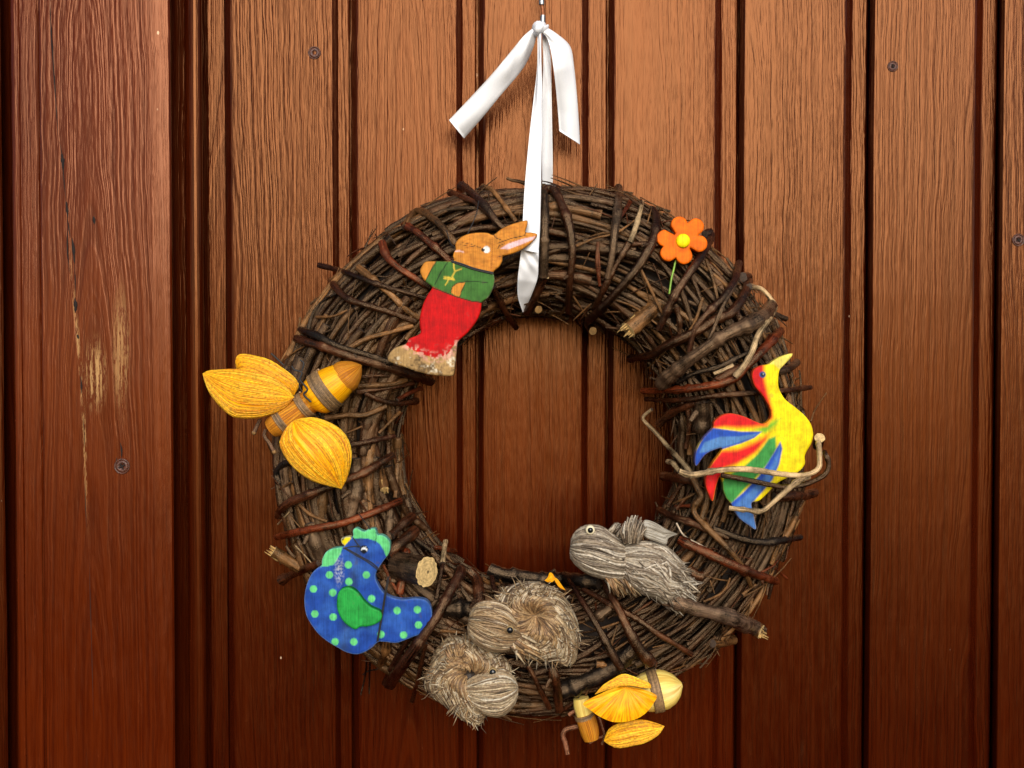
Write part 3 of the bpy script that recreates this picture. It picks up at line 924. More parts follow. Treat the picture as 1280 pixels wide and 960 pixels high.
def strip(name, left, right, yl, yr, bulge=0.0, nu=40, nv=9, twist=None):
    """ribbon strip between two edge curves (pixels) with depth along each edge"""
    L = resample(cr(left, 8), nu); Rr = resample(cr(right, 8), nu)
    u = np.linspace(0, 1, nu)
    YL = np.interp(u, np.linspace(0, 1, len(yl)), yl)
    YR = np.interp(u, np.linspace(0, 1, len(yr)), yr)
    V = []
    for i in range(nu):
        for j in range(nv):
            v = j / (nv - 1)
            p = L[i] * (1 - v) + Rr[i] * v
            y = YL[i] * (1 - v) + YR[i] * v - bulge * math.sin(math.pi * v) + .0006 * math.sin(9 * u[i] + 5 * v) + .0004 * math.sin(23 * u[i] - 9 * v + len(left)) * math.exp(-((u[i] - .15) / .2) ** 2) * 2.5
            V.append(P(p[0], p[1], y))
    V = np.array(V)
    B = V + np.array([0, .0004, 0])
    n = nu * nv
    F = []
    for i in range(nu - 1):
        for j in range(nv - 1):
            a, b, c, d = i * nv + j, i * nv + j + 1, (i + 1) * nv + j + 1, (i + 1) * nv + j
            F.append((a, d, c, b))
            F.append((a + n, b + n, c + n, d + n))
    edge = [i * nv for i in range(nu)], [i * nv + nv - 1 for i in range(nu)], list(range(nv)), [(nu - 1) * nv + j for j in range(nv)]
    for e in edge:
        for a, b in zip(e[:-1], e[1:]):
            F.append((a, b, b + n, a + n))
    mb = MB()
    mb.add(np.vstack([V, B]), F, np.zeros((2 * n, 2)), (.8, .8, .8))
    return link(name, mb.mesh(name), [M_RIBBON, M_RIBBON], ribbon)


strip('ribbon_tail', Z(*R_, [(508, 138), (460, 178), (400, 250), (300, 370), (180, 500), (85, 600)]),
      Z(*R_, [(526, 168), (508, 235), (475, 310), (430, 375), (340, 480), (250, 590), (160, 692)]),
      [-.045, -.046, -.041, -.034, -.028, -.022], [-.041, -.036, -.035, -.031, -.025, -.018], .003)
strip('ribbon_tail', Z(*R_, [(548, 160), (575, 190), (595, 260), (615, 400), (630, 560), (637, 655)]),
      Z(*R_, [(562, 130), (620, 165), (690, 230), (710, 330), (725, 480), (735, 620), (740, 722)]),
      [-.047, -.050, -.048, -.040, -.033, -.028], [-.044, -.042, -.041, -.035, -.029, -.024], .003)
B2R = lambda pts: Z(*B_, pts)
strip('ribbon_loop', Z(*R_, [(528, 160), (526, 330), (510, 480), (490, 650), (475, 800), (463, 940)]) + B2R([(587, 150), (580, 300), (575, 400)]),
      Z(*R_, [(546, 160), (548, 330), (549, 480), (549, 650), (547, 800), (545, 940)]) + B2R([(680, 150), (676, 300), (668, 420)]),
      [-.046, -.052, -.060, -.070, -.080, -.089, -.0955, -.0962], [-.048, -.056, -.064, -.074, -.083, -.091, -.099, -.1002], .002, 60)
strip('ribbon_loop', B2R([(577, 385), (565, 470), (554, 570), (556, 660), (582, 742)]), B2R([(670, 405), (668, 480), (662, 560), (630, 650), (590, 742)]),
      [-.0965, -.0945, -.0895, -.080, -.067], [-.0995, -.0950, -.0880, -.077, -.064], -.001, 40)
strip('ribbon_loop', Z(*R_, [(549, 160), (556, 300), (550, 480), (549, 700), (550, 820), (553, 1000)]),
      Z(*R_, [(578, 185), (595, 300), (598, 480), (602, 700), (604, 820), (604, 1000)]),
      [-.041, -.040, -.036, -.028, -.020, -.008], [-.043, -.038, -.034, -.026, -.018, -.006], -.002, 40)
mb = MB()
kp = [P(*Z(*R_, [(508, 145)])[0], -.041), P(*Z(*R_, [(515, 133)])[0], -.046), P(*Z(*R_, [(530, 130)])[0], -.049), P(*Z(*R_, [(545, 145)])[0], -.049), P(*Z(*R_, [(562, 148)])[0], -.046), P(*Z(*R_, [(572, 138)])[0], -.040)]
tube(mb, cr(kp, 6), np.r_[np.linspace(.0024, .0036, 16), np.linspace(.0036, .0024, 15)], 12, rough=.07, flat=.55)
kp = [P(*Z(*R_, [(520, 168)])[0], -.043), P(*Z(*R_, [(528, 150)])[0], -.0505), P(*Z(*R_, [(540, 135)])[0], -.0505), P(*Z(*R_, [(552, 126)])[0], -.043), P(*Z(*R_, [(548, 130)])[0], -.036)]
tube(mb, cr(kp, 6), .0024, 10, rough=.08)
link('knot', mb.mesh('knot'), [M_RIBBON, M_RIBBON], ribbon)

# ------------------------------------------------------------------ flat painted cut-outs
def inpoly(pts, poly):
    x, y = pts[:, 0], pts[:, 1]
    res = np.zeros(len(pts), bool)
    j = len(poly) - 1
    for i in range(len(poly)):
        xi, yi = poly[i]; xj, yj = poly[j]
        c = ((yi > y) != (yj > y)) & (x < (xj - xi) * (y - yi) / (yj - yi + 1e-12) + xi)
        res ^= c
        j = i
    return res


def dist_line(pts, line, closed=False):
    d = np.full(len(pts), 1e9)
    L = list(line)
    if closed:
        L = L + [L[0]]
    for a, b in zip(L[:-1], L[1:]):
        a = np.asarray(a, float); b = np.asarray(b, float)
        ab = b - a
        t = np.clip(((pts - a) @ ab) / (ab @ ab + 1e-12), 0, 1)
        d = np.minimum(d, np.linalg.norm(pts - (a + t[:, None] * ab), axis=1))
    return d


def sdist(pts, poly):
    d = dist_line(pts, poly, True)
    return np.where(inpoly(pts, poly), d, -d)


def srgb(r, g, b):
    f = lambda v: ((v / 255 + .055) / 1.055) ** 2.4 if v > 10 else v / 255 / 12.92
    return np.array([f(r), f(g), f(b)])


def paint(pts, base, layers):
    c = np.tile(np.asarray(base, float), (len(pts), 1))
    for L in layers:
        if L[0] == 'poly':          # poly, pts, colour, feather
            w = np.clip(sdist(pts, L[1]) / max(L[3], 1e-3) + .5, 0, 1)
        elif L[0] == 'line':        # line, pts, colour, width, feather
            w = np.clip((L[3] / 2 - dist_line(pts, L[1])) / L[4] + .5, 0, 1)
        elif L[0] == 'disc':        # disc, centre, colour, radius
            w = np.clip((L[3] - np.linalg.norm(pts - np.asarray(L[1]), axis=1)) / .8 + .5, 0, 1)
        elif L[0] == 'wear':        # wear, fn(pts)->weight, colour
            w = L[1](pts)
        a = L[-1] if (isinstance(L[-1], dict)) else {}
        w = (w * a.get('a', 1.0))[:, None]
        c = c * (1 - w) + np.asarray(L[2]) * w
    return c


_perm = RNG.random((64, 64))


def vnoise(pts, s):
    q = np.asarray(pts) / s
    i = np.floor(q).astype(int); f = q - i
    f = f * f * (3 - 2 * f)
    g = lambda a, b: _perm[a % 64, b % 64]
    return (g(i[:, 0], i[:, 1]) * (1 - f[:, 0]) + g(i[:, 0] + 1, i[:, 1]) * f[:, 0]) * (1 - f[:, 1]) + \
           (g(i[:, 0], i[:, 1] + 1) * (1 - f[:, 0]) + g(i[:, 0] + 1, i[:, 1] + 1) * f[:, 0]) * f[:, 1]


def cutout(parent, outline, y0, thick, base, layers, regions, rest='panel', step=1.25, mat=None, tilt=(0, 0), rnd=1.6):
    """sawn board figure: front triangulated finely and painted; regions = [(name, polygon, label)] become parts"""
    outline = np.asarray(outline, float)
    per = np.linalg.norm(np.diff(np.vstack([outline, outline[:1]]), axis=0), axis=1).sum()
    ol = resample(np.vstack([outline, outline[:1]]), int(per / 1.5))[:-1]
    lo, hi = ol.min(0), ol.max(0)
    gx, gy = np.meshgrid(np.arange(lo[0], hi[0], step), np.arange(lo[1], hi[1], step))
    g = np.stack([gx.ravel() + (np.arange(gx.size) // gx.shape[1] % 2) * step / 2, gy.ravel()], 1)
    g = g[inpoly(g, ol)]
    g = g[dist_line(g, ol, True) > .7]
    allp = np.vstack([ol, g])
    n = len(ol)
    r = delaunay_2d_cdt([Vector(p) for p in allp], [], [list(range(n))], 1, 1e-6)
    pts = np.array([list(v) for v in r[0]])
    tris = np.array([f for f in r[2]])
    col = paint(pts, base, layers)
    dd = dist_line(pts, ol, True)
    cx, cy = ol.mean(0)
    ydep = lambda q: y0 + tilt[0] * S * (q[:, 0] - cx) + tilt[1] * S * (q[:, 1] - cy)
    y = ydep(pts) + .0007 * np.clip(1 - dd / rnd, 0, 1) ** 2
    V = P(pts[:, 0], pts[:, 1], y)
    cen = pts[tris].mean(1)
    lab = np.full(len(tris), -1)
    for k, (nm, poly, lb) in enumerate(regions):
        lab[inpoly(cen, np.asarray(poly))] = k
    mat = mat or M_PAINT
    for k in range(-1, len(regions)):
        sel = tris[lab == k]
        if len(sel) == 0 and k >= 0:
            continue
        mb = MB()
        if len(sel):
            used, inv = np.unique(sel.ravel(), return_inverse=True)
            f = inv.reshape(-1, 3)
            # faces look at the camera (-y)
            a, b, c = V[used][f[0]]
            if np.cross(b - a, c - a)[1] > 0:
                f = f[:, ::-1]
            mb.add(V[used], [tuple(t) for t in f], pts[used] * .01, col[used])
        if k == -1:      # sides and back belong to the board itself
            yo = ydep(ol)
            fr = P(ol[:, 0], ol[:, 1], yo + .0007)
            bk = P(ol[:, 0], ol[:, 1], yo) + np.array([0, thick, 0])
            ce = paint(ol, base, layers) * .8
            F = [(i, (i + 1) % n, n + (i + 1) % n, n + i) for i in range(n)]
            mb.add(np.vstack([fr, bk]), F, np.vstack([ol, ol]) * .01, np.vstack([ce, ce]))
            r2 = delaunay_2d_cdt([Vector(p) for p in ol], [], [list(range(n))], 1, 1e-6)
            p2 = np.array([list(v) for v in r2[0]])
            mb.add(P(p2[:, 0], p2[:, 1], ydep(p2)) + np.array([0, thick, 0]), [tuple(t) for t in r2[2]], p2 * .01, (.3, .2, .1))
        link(rest if k == -1 else regions[k][0], mb.mesh('p'), [mat, mat], parent, label=regions[k][2] if k >= 0 else None)


def thread(parent, pts, y, r=.00045, name='thread'):
    mb = MB()
    q = cr(pts, 5)
    yy = np.interp(np.linspace(0, 1, len(q)), np.linspace(0, 1, len(y)), y) if hasattr(y, '__len__') else np.full(len(q), y)
    tube(mb, P(q[:, 0], q[:, 1], yy), r, 5)
    return link(name, mb.mesh(name), [M_BLACK, M_BLACK], parent)


# ---- rabbit
YR_ = -.1040
rabbit = empty('rabbit_cutout', tuple(P(530, 465, YR_)), 'flat wooden rabbit in green jacket and red trousers on the wreath', 'ornament')
RZ = lambda pts: Z((470, 260), 4.364, pts)
rb_out = [(640, 146), (690, 110), (750, 85), (815, 68), (828, 76), (822, 105), (816, 131), (850, 134), (879, 143), (870, 165), (840, 195), (790, 230), (740, 250), (692, 264),
          (690, 285), (672, 320), (642, 347), (645, 375), (645, 410), (630, 455), (610, 490), (580, 513), (572, 560), (558, 600), (530, 645), (490, 690), (447, 730),
          (440, 780), (432, 850), (425, 903), (410, 916), (360, 915), (290, 908), (220, 890), (150, 865), (90, 845), (65, 828), (75, 790), (110, 760), (165, 740), (180, 712),
          (240, 685), (238, 640), (240, 590), (255, 530), (280, 475), (306, 432), (270, 402), (247, 368), (241, 340), (254, 310), (275, 292), (325, 290), (385, 290), (424, 286),
          (419, 262), (426, 240), (435, 225), (432, 200), (445, 175), (470, 155), (510, 140), (560, 134), (610, 136)]
rb = cr(RZ(rb_out), 4, True)
ORA, GRN, REDP = srgb(206, 132, 44), srgb(62, 110, 42), srgb(192, 2, 6)
DK = srgb(38, 24, 12)
jacket = RZ([(325, 288), (410, 290), (430, 288), (520, 325), (640, 352), (660, 380), (650, 420), (630, 470), (580, 520), (520, 508), (440, 485), (350, 450), (306, 434), (262, 400), (295, 340)])
hand1 = RZ([(328, 286), (295, 345), (265, 402), (230, 370), (230, 310), (270, 280)])
hand2 = RZ([(408, 460), (415, 430), (440, 408), (488, 406), (470, 445), (455, 484), (430, 476)])
trousers = RZ([(300, 425), (350, 447), (440, 482), (520, 506), (600, 515), (580, 580), (540, 660), (445, 735), (420, 775), (390, 800), (330, 818), (270, 805), (210, 780), (158, 748), (170, 700), (225, 680), (225, 560)])
foot = RZ([(158, 735), (165, 752), (210, 780), (270, 805), (330, 820), (390, 800), (430, 740), (460, 725), (460, 930), (300, 930), (40, 860), (50, 780)])
ear1 = RZ([(640, 140), (690, 100), (830, 50), (840, 130), (760, 150), (665, 192)])
ear2 = RZ([(662, 200), (760, 150), (815, 132), (890, 130), (880, 180), (800, 240), (690, 270), (655, 268)])


def wear_foot(p):
    return np.clip((vnoise(p, 9) * .5 + vnoise(p * 1.3 + 7, 4) * .3 + vnoise(p + 31, 1.7) * .3 - .50) * 3.2, 0, .85)


def hem(p):
    d = dist_line(p, RZ([(170, 752), (270, 805), (330, 818), (400, 795), (440, 740)]))
    return np.clip(1 - d / 9, 0, 1) * np.clip((vnoise(p, 2.6) - .45) * 6, 0, 1)


def grain(p):
    return np.clip((vnoise(np.stack([p[:, 0] * .35 + p[:, 1] * .1, p[:, 1]], 1), 2.2) - .45) * 1.4, 0, .5)


cutout(rabbit, rb, YR_, .0045, ORA, [
    ('wear', grain, srgb(176, 100, 26)),
    ('poly', jacket, GRN, .6), ('poly', hand1, ORA, .6), ('poly', trousers, REDP, .8),
    ('poly', foot, srgb(176, 140, 88), .8),
    ('wear', lambda p: wear_foot(p) * (inpoly(p, np.array(foot))), srgb(92, 70, 44)),
    ('wear', lambda p: np.clip((vnoise(p + 40, 7) * .6 + vnoise(p + 11, 2.2) * .4 - .60) * 5, 0, 1) * (inpoly(p, np.array(foot))), srgb(220, 205, 175)),
    ('wear', hem, srgb(225, 160, 140)),
    ('poly', hand2, ORA, .6),
    ('line', RZ([(328, 292), (300, 340), (270, 396)]), srgb(14, 32, 12), 1.1, .7),
    ('line', RZ([(392, 294), (355, 350), (322, 418)]), srgb(14, 32, 12), 1.1, .7),
    ('line', RZ([(265, 400), (306, 434), (350, 450), (440, 485), (520, 508), (580, 515)]), srgb(14, 30, 12), 1.3, .8),
    ('line', RZ([(408, 462), (414, 432), (440, 410), (490, 402), (560, 402), (610, 408)]), srgb(14, 32, 12), 1.1, .7),
    ('line', RZ([(486, 410), (470, 445), (456, 484)]), srgb(14, 32, 12), .9, .6),
    ('line', RZ([(424, 300), (425, 325), (430, 345), (465, 332), (432, 345), (415, 375), (425, 390)]), srgb(214, 180, 60), 1.5, 1.0),
    ('line', RZ([(370, 385), (400, 388), (428, 392), (400, 378), (372, 376)]), srgb(214, 180, 60), 1.5, 1.0),
    ('line', RZ([(400, 385), (385, 410), (378, 420)]), srgb(214, 180, 60), 1.3, 1.0),
    ('line', RZ([(640, 146), (658, 165), (680, 172)]), DK, 1.0, .7),
    ('line', RZ([(664, 192), (740, 165), (812, 150), (816, 131)]), DK, 1.0, .7),
    ('line', RZ([(664, 220), (672, 205), (700, 195)]), DK, .8, .7),
    ('line', RZ([(660, 268), (700, 258)]), DK, .8, .7),
    ('poly', RZ([(678, 222), (720, 195), (800, 168), (868, 154), (858, 172), (790, 200), (720, 226)]), srgb(232, 190, 190), .7),
    ('line', RZ([(434, 236), (455, 234), (476, 240)]), srgb(235, 190, 180), 1.6, .8),
    ('disc', RZ([(603, 227)])[0], srgb(235, 232, 224), 4.3), ('disc', RZ([(584, 228)])[0], srgb(8, 8, 8), 2.3), ('disc', RZ([(588, 220)])[0], srgb(240, 240, 240), .5),
    ('line', RZ([(460, 200), (510, 208), (560, 214)]), srgb(70, 40, 16), .6, .5), ('line', RZ([(470, 188), (520, 198), (570, 216)]), srgb(70, 40, 16), .6, .5),
    ('line', RZ([(470, 212), (500, 214), (530, 210)]), srgb(70, 40, 16), .6, .5),
    ('line', RZ([(636, 160), (634, 230), (628, 330)]), srgb(150, 85, 25), .9, .8),
    ('line', RZ([(640, 360), (648, 400), (632, 455), (600, 500)]), srgb(190, 200, 170), .8, 1.0, {'a': .5}),
    ('line', [tuple(v) for v in rb] + [tuple(rb[0])], srgb(70, 42, 16), .9, .9, {'a': .6}),
], [('head', RZ([(400, 292), (400, 130), (560, 120), (640, 140), (660, 192), (655, 268), (700, 270), (660, 350), (640, 352), (520, 325), (430, 290)]), None),
    ('ear', ear1, None), ('ear', ear2, None), ('jacket', jacket, None), ('hand', hand1, None), ('trousers', trousers, None), ('foot', foot, 'worn bare-wood foot of the rabbit')],
    rest='rabbit_board', tilt=(0, .03))
thread(rabbit, RZ([(410, 287), (470, 305), (540, 330), (640, 353)]), -.1048)
thread(rabbit, RZ([(412, 294), (470, 313), (540, 337), (638, 359)]), -.1048)
thread(rabbit, RZ([(560, -40), (545, 40), (500, 142)]), [-.092, -.100, -.1046], .0003)
thread(rabbit, RZ([(385, 120), (405, 190), (432, 215)]), [-.094, -.101, -.1045], .0003)

# ---- hen
YH = -.0995
hen = empty('hen_cutout', tuple(P(440, 815, YH)), 'flat blue wooden hen with mint green dots at the lower left', 'ornament')
HZ = lambda pts: Z((330, 620), 4.364, pts)
hb = [(478, 228), (487, 215), (486, 186), (505, 174), (530, 188), (550, 193), (565, 184), (590, 177), (610, 182), (619, 211), (640, 212), (665, 224), (686, 250), (688, 282), (682, 310), (668, 332),
      (650, 355), (630, 385), (612, 415), (608, 450), (625, 490), (655, 530), (700, 555), (760, 565), (830, 559), (880, 568), (905, 595), (916, 640), (911, 690), (895, 720), (870, 747), (820, 765),
      (770, 785), (720, 801), (660, 795), (622, 796), (590, 825), (550, 850), (505, 863), (450, 852), (400, 825), (350, 795), (300, 755), (265, 710), (235, 660), (222, 600), (222, 540), (235, 480),
      (260, 425), (290, 395), (314, 380), (318, 345), (340, 305), (380, 285), (426, 279), (440, 272), (425, 258), (421, 234), (440, 226), (468, 221)]
ho = cr(HZ(hb), 4, True)
BLU, MINT = srgb(26, 66, 148), srgb(96, 196, 120)
comb_p = HZ([(484, 232), (478, 170), (560, 165), (625, 170), (700, 230), (700, 300), (668, 335), (655, 300), (635, 265), (610, 246), (570, 233), (530, 229)])
coll_p = HZ([(305, 385), (308, 340), (340, 295), (380, 275), (428, 278), (420, 310), (400, 345), (380, 375), (345, 384)])
beak_p = HZ([(410, 220), (476, 215), (474, 235), (448, 262), (440, 275), (415, 262)])
dots = [(460, 375), (357, 430), (558, 430), (463, 467), (270, 507), (375, 527), (587, 560), (277, 643), (377, 660), (726, 625), (837, 620), (843, 703), (762, 758), (638, 755), (388, 795), (490, 795)]
lay = [('wear', lambda p: np.clip(1 - np.abs(p[:, 0] - (442 - (p[:, 1] - 720) * .14)) / 10, 0, 1) * .55, srgb(48, 66, 84)),
       ('wear', lambda p: np.clip((vnoise(p @ np.array([[.8, .6], [-.6, .8]]), 14) - .45) * .8, 0, .3), srgb(62, 116, 196)),
       ('poly', comb_p, MINT, .7), ('poly', coll_p, MINT, .7), ('poly', beak_p, srgb(222, 200, 10), .7)]
lay += [('disc', HZ([d])[0], MINT, 4.6) for d in dots]
lay += [('wear', lambda p: np.clip(1 - np.linalg.norm((p - np.array(HZ([(410, 400)])[0])) / np.array([8, 25]), axis=1), 0, 1) * np.clip((vnoise(p, 1.3) - .35) * 3, 0, 1) * .7 * (np.linalg.norm((p - np.array(HZ([(410, 400)])[0])) / np.array([8, 25]), axis=1) < 1), srgb(215, 215, 205)),
        ('disc', HZ([(546, 290)])[0], srgb(6, 8, 16), 5.0), ('disc', HZ([(547, 291)])[0], srgb(225, 228, 232), 3.8), ('disc', HZ([(545, 303)])[0], srgb(6, 8, 14), 3.0),
        ('line', HZ([(505, 275), (530, 283), (545, 276), (570, 290)]), srgb(8, 12, 24), 1.0, .7),
        ('line', HZ([(610, 183), (612, 225), (606, 262)]), srgb(14, 24, 30), .9, .7),
        ('line', HZ([(430, 240), (436, 226)]), srgb(60, 40, 5), 1.6, .8),
        ('line', [tuple(v) for v in ho] + [tuple(ho[0])], srgb(128, 160, 200), 1.0, 1.2, {'a': .45})]
cutout(hen, ho, YH, .005, BLU, lay, [('comb', comb_p, None), ('hackle', coll_p, 'mint green hackle patch at the front of the neck'), ('beak', beak_p, None)], rest='body', tilt=(.03, .02))
wing = cr(HZ([(398, 570), (405, 530), (430, 503), (470, 499), (510, 525), (545, 570), (585, 605), (630, 625), (645, 648), (635, 680), (600, 702), (560, 712), (525, 713), (500, 728), (465, 712), (430, 680), (408, 640), (398, 605)]), 4, True)
cutout(hen, wing, YH - .0042, .0042, srgb(36, 150, 62), [('line', [tuple(v) for v in wing] + [tuple(wing[0])], srgb(18, 92, 36), 1.2, 1.4, {'a': .6})], [], rest='wing', tilt=(.03, .02))
for a, yy in (([(485, 226), (505, 255), (522, 278)], YH - .001), ([(436, 284), (500, 322), (560, 356), (622, 402)], YH - .001), ([(440, 280), (530, 330), (590, 365), (630, 400)], YH - .001),
              ([(432, 284), (480, 276), (525, 273)], YH - .001), ([(684, 436), (668, 520), (648, 640), (622, 792)], YH - .0022), ([(676, 440), (660, 530), (636, 680), (616, 795)], YH - .0022),
              ([(518, 98), (550, 140), (580, 182)], [-.093, -.097, -.1005])):
    thread(hen, HZ(a), yy, .00035)

# ---- bird of paradise colours
YB = -.1010
bird = empty('bird_cutout', tuple(P(944, 660, YB)), 'flat wooden bird in yellow, red, green and blue held by pale twigs', 'ornament')
KZ = lambda pts: Z(K_[0], K_[1], pts)
bo = [(556, 81), (546, 102), (520, 130), (496, 157), (490, 195), (493, 240), (520, 290), (570, 330), (610, 365), (640, 405), (651, 450), (645, 490), (625, 525), (612, 555), (613, 590), (585, 625), (540, 650),
      (490, 675), (465, 700), (430, 735), (400, 760), (367, 770), (374, 815), (388, 891), (350, 870), (310, 840), (285, 800), (272, 772), (250, 745), (237, 710), (234, 680), (221, 648), (204, 690), (188, 762),
      (165, 720), (153, 672), (165, 625), (190, 580), (233, 519), (195, 525), (150, 550), (112, 600), (106, 560), (120, 510), (150, 465), (188, 424), (195, 395), (230, 366), (275, 357), (330, 370), (380, 392),
      (420, 405), (450, 385), (456, 350), (440, 310), (415, 270), (385, 235), (370, 195), (372, 165), (390, 145), (420, 134), (445, 130), (480, 105), (520, 88)]
bo = cr(KZ(bo), 4, True)
YEL, RD, BL1, BL2, GR = srgb(240, 214, 8), srgb(206, 20, 22), srgb(34, 76, 170), srgb(78, 124, 178), srgb(58, 140, 62)
ORG = srgb(236, 120, 14)
neck = KZ([(360, 120), (428, 128), (428, 190), (440, 240), (452, 290), (466, 340), (470, 390), (440, 420), (380, 400), (340, 300)])
red1 = KZ([(180, 430), (170, 340), (300, 340), (420, 400), (455, 390), (440, 418), (380, 424), (300, 428), (240, 422)])
blue1 = KZ([(188, 424), (250, 432), (320, 441), (415, 441), (380, 470), (320, 495), (270, 510), (234, 522), (150, 555), (112, 615), (95, 560), (150, 455)])
red2 = KZ([(232, 523), (300, 519), (370, 488), (448, 450), (436, 490), (380, 545), (300, 594), (238, 612), (224, 650), (205, 700), (190, 775), (145, 720), (145, 640), (190, 575)])
green = KZ([(445, 475), (478, 462), (482, 520), (450, 580), (395, 645), (335, 705), (278, 772), (240, 750), (225, 680), (245, 650), (330, 604), (395, 545)])
blue2 = KZ([(500, 488), (509, 520), (495, 590), (462, 665), (420, 715), (372, 768), (378, 815), (392, 900), (310, 850), (268, 775), (330, 720), (402, 645), (445, 580), (478, 525)])
beak = KZ([(440, 130), (500, 85), (570, 70), (550, 110), (498, 158), (492, 150), (470, 130)])
cutout(bird, bo, YB, .0045, YEL, [
    ('poly', neck, ORG, 5), ('poly', KZ([(360, 120), (418, 128), (418, 190), (428, 240), (442, 290), (456, 340), (458, 385), (430, 412), (340, 300)]), RD, 3),
    ('poly', KZ([(180, 440), (170, 340), (300, 340), (420, 400), (500, 370), (480, 430), (420, 445), (300, 440)]), YEL, 5),
    ('poly', KZ([(380, 430), (440, 405), (500, 380), (480, 410), (430, 450)]), srgb(120, 176, 40), 6),
    ('poly', red1, ORG, 4), ('poly', KZ([(180, 420), (170, 340), (300, 340), (415, 398), (425, 408), (370, 412), (300, 415), (240, 412)]), RD, 3),
    ('poly', red2, ORG, 6), ('poly', KZ([(228, 535), (300, 532), (370, 505), (430, 475), (380, 535), (300, 584), (238, 606), (224, 650), (205, 700), (190, 775), (145, 720), (145, 640), (190, 580)]), RD, 4),
    ('poly', blue1, BL1, 1.5), ('poly', KZ([(150, 490), (220, 465), (320, 462), (400, 448), (370, 468), (310, 490), (240, 512), (160, 535), (125, 540)]), BL2, 2.0),
    ('poly', green, GR, 3.0), ('poly', blue2, BL1, 2.0), ('poly', KZ([(498, 510), (488, 590), (455, 660), (400, 720), (372, 768), (380, 830), (392, 900), (310, 850), (280, 790), (340, 735), (420, 660), (465, 590)]), BL2, 4.0, {'a': .75}),
    ('poly', beak, srgb(232, 214, 96), 2.0),
    ('disc', KZ([(418, 178)])[0], srgb(40, 70, 130), 4.0), ('disc', KZ([(420, 178)])[0], srgb(8, 10, 20), 2.4), ('disc', KZ([(422, 175)])[0], srgb(190, 200, 210), .8),
    ('line', [tuple(v) for v in bo] + [tuple(bo[0])], srgb(200, 150, 60), .8, 1.2, {'a': .25}),
], [('beak', beak, None), ('wing_feather', red1, 'red upper wing feather'), ('wing_feather', blue1, 'blue wing feather'), ('wing_feather', red2, 'red lower wing feather'), ('tail_feather', green, 'green tail feather'), ('tail_feather', blue2, 'blue tail feather')],
    rest='body', tilt=(.02, -.02), mat=paint_mat('bird_paint', .42, .6, .9))

# ---- flower
YF = -.084
flower = empty('flower_pick', tuple(P(853.5, 330, YF)), 'orange wooden daisy with yellow centre at the upper right', 'ornament')
fc = np.array([853.5, 301.2])
pet = [(102, 31.0), (48, 34.5), (-9, 31.0), (-85, 29.0), (220, 33.5), (171, 33.0)]
th = np.radians(np.arange(0, 360, 2))
rr = np.full(len(th), 13.0)
for a, L in pet:
    for k, t in enumerate(th):
        d = math.atan2(math.sin(t - math.radians(a)), math.cos(t - math.radians(a)))
        cx, rad = L - 10.3, 10.3
        disc = rad ** 2 - (cx * math.sin(d)) ** 2
        if disc > 0 and math.cos(d) > 0:
            rr[k] = max(rr[k], cx * math.cos(d) + math.sqrt(disc))
fo = fc + np.stack([rr * np.cos(th), -rr * np.sin(th)], 1)
fo = cr(fo[::2], 2, True)
cutout(flower, fo, YF, .005, srgb(240, 112, 6), [('line', [tuple(v) for v in fo] + [tuple(fo[0])], srgb(200, 70, 4), 1.0, 1.6, {'a': .6}),
       ('wear', lambda p: np.clip(.5 - np.abs(np.linalg.norm(p - fc, axis=1) - 12) / 8, 0, .35), srgb(216, 82, 4))],
       [], rest='petals', tilt=(.10, -.05))
mb = MB()
lathe_y(mb, P(*fc, YF), [(7.6 * S, .001), (7.6 * S, -.0012), (7.0 * S, -.0019), (4.5 * S, -.0024), (.5 * S, -.0025)], 28, srgb(244, 222, 10))
link('center_disc', mb.mesh('center_disc'), [M_PAINT, M_PAINT], flower)
mb = MB()
q = cr(Z(*C_, [(508, 400), (497, 430), (488, 470), (478, 510), (466, 590)]), 5)
tube(mb, P(q[:, 0], q[:, 1], np.linspace(YF + .004, -.083, len(q))), .00065, 7)
link('stem', mb.mesh('stem'), [M_STEM, M_STEM], flower)

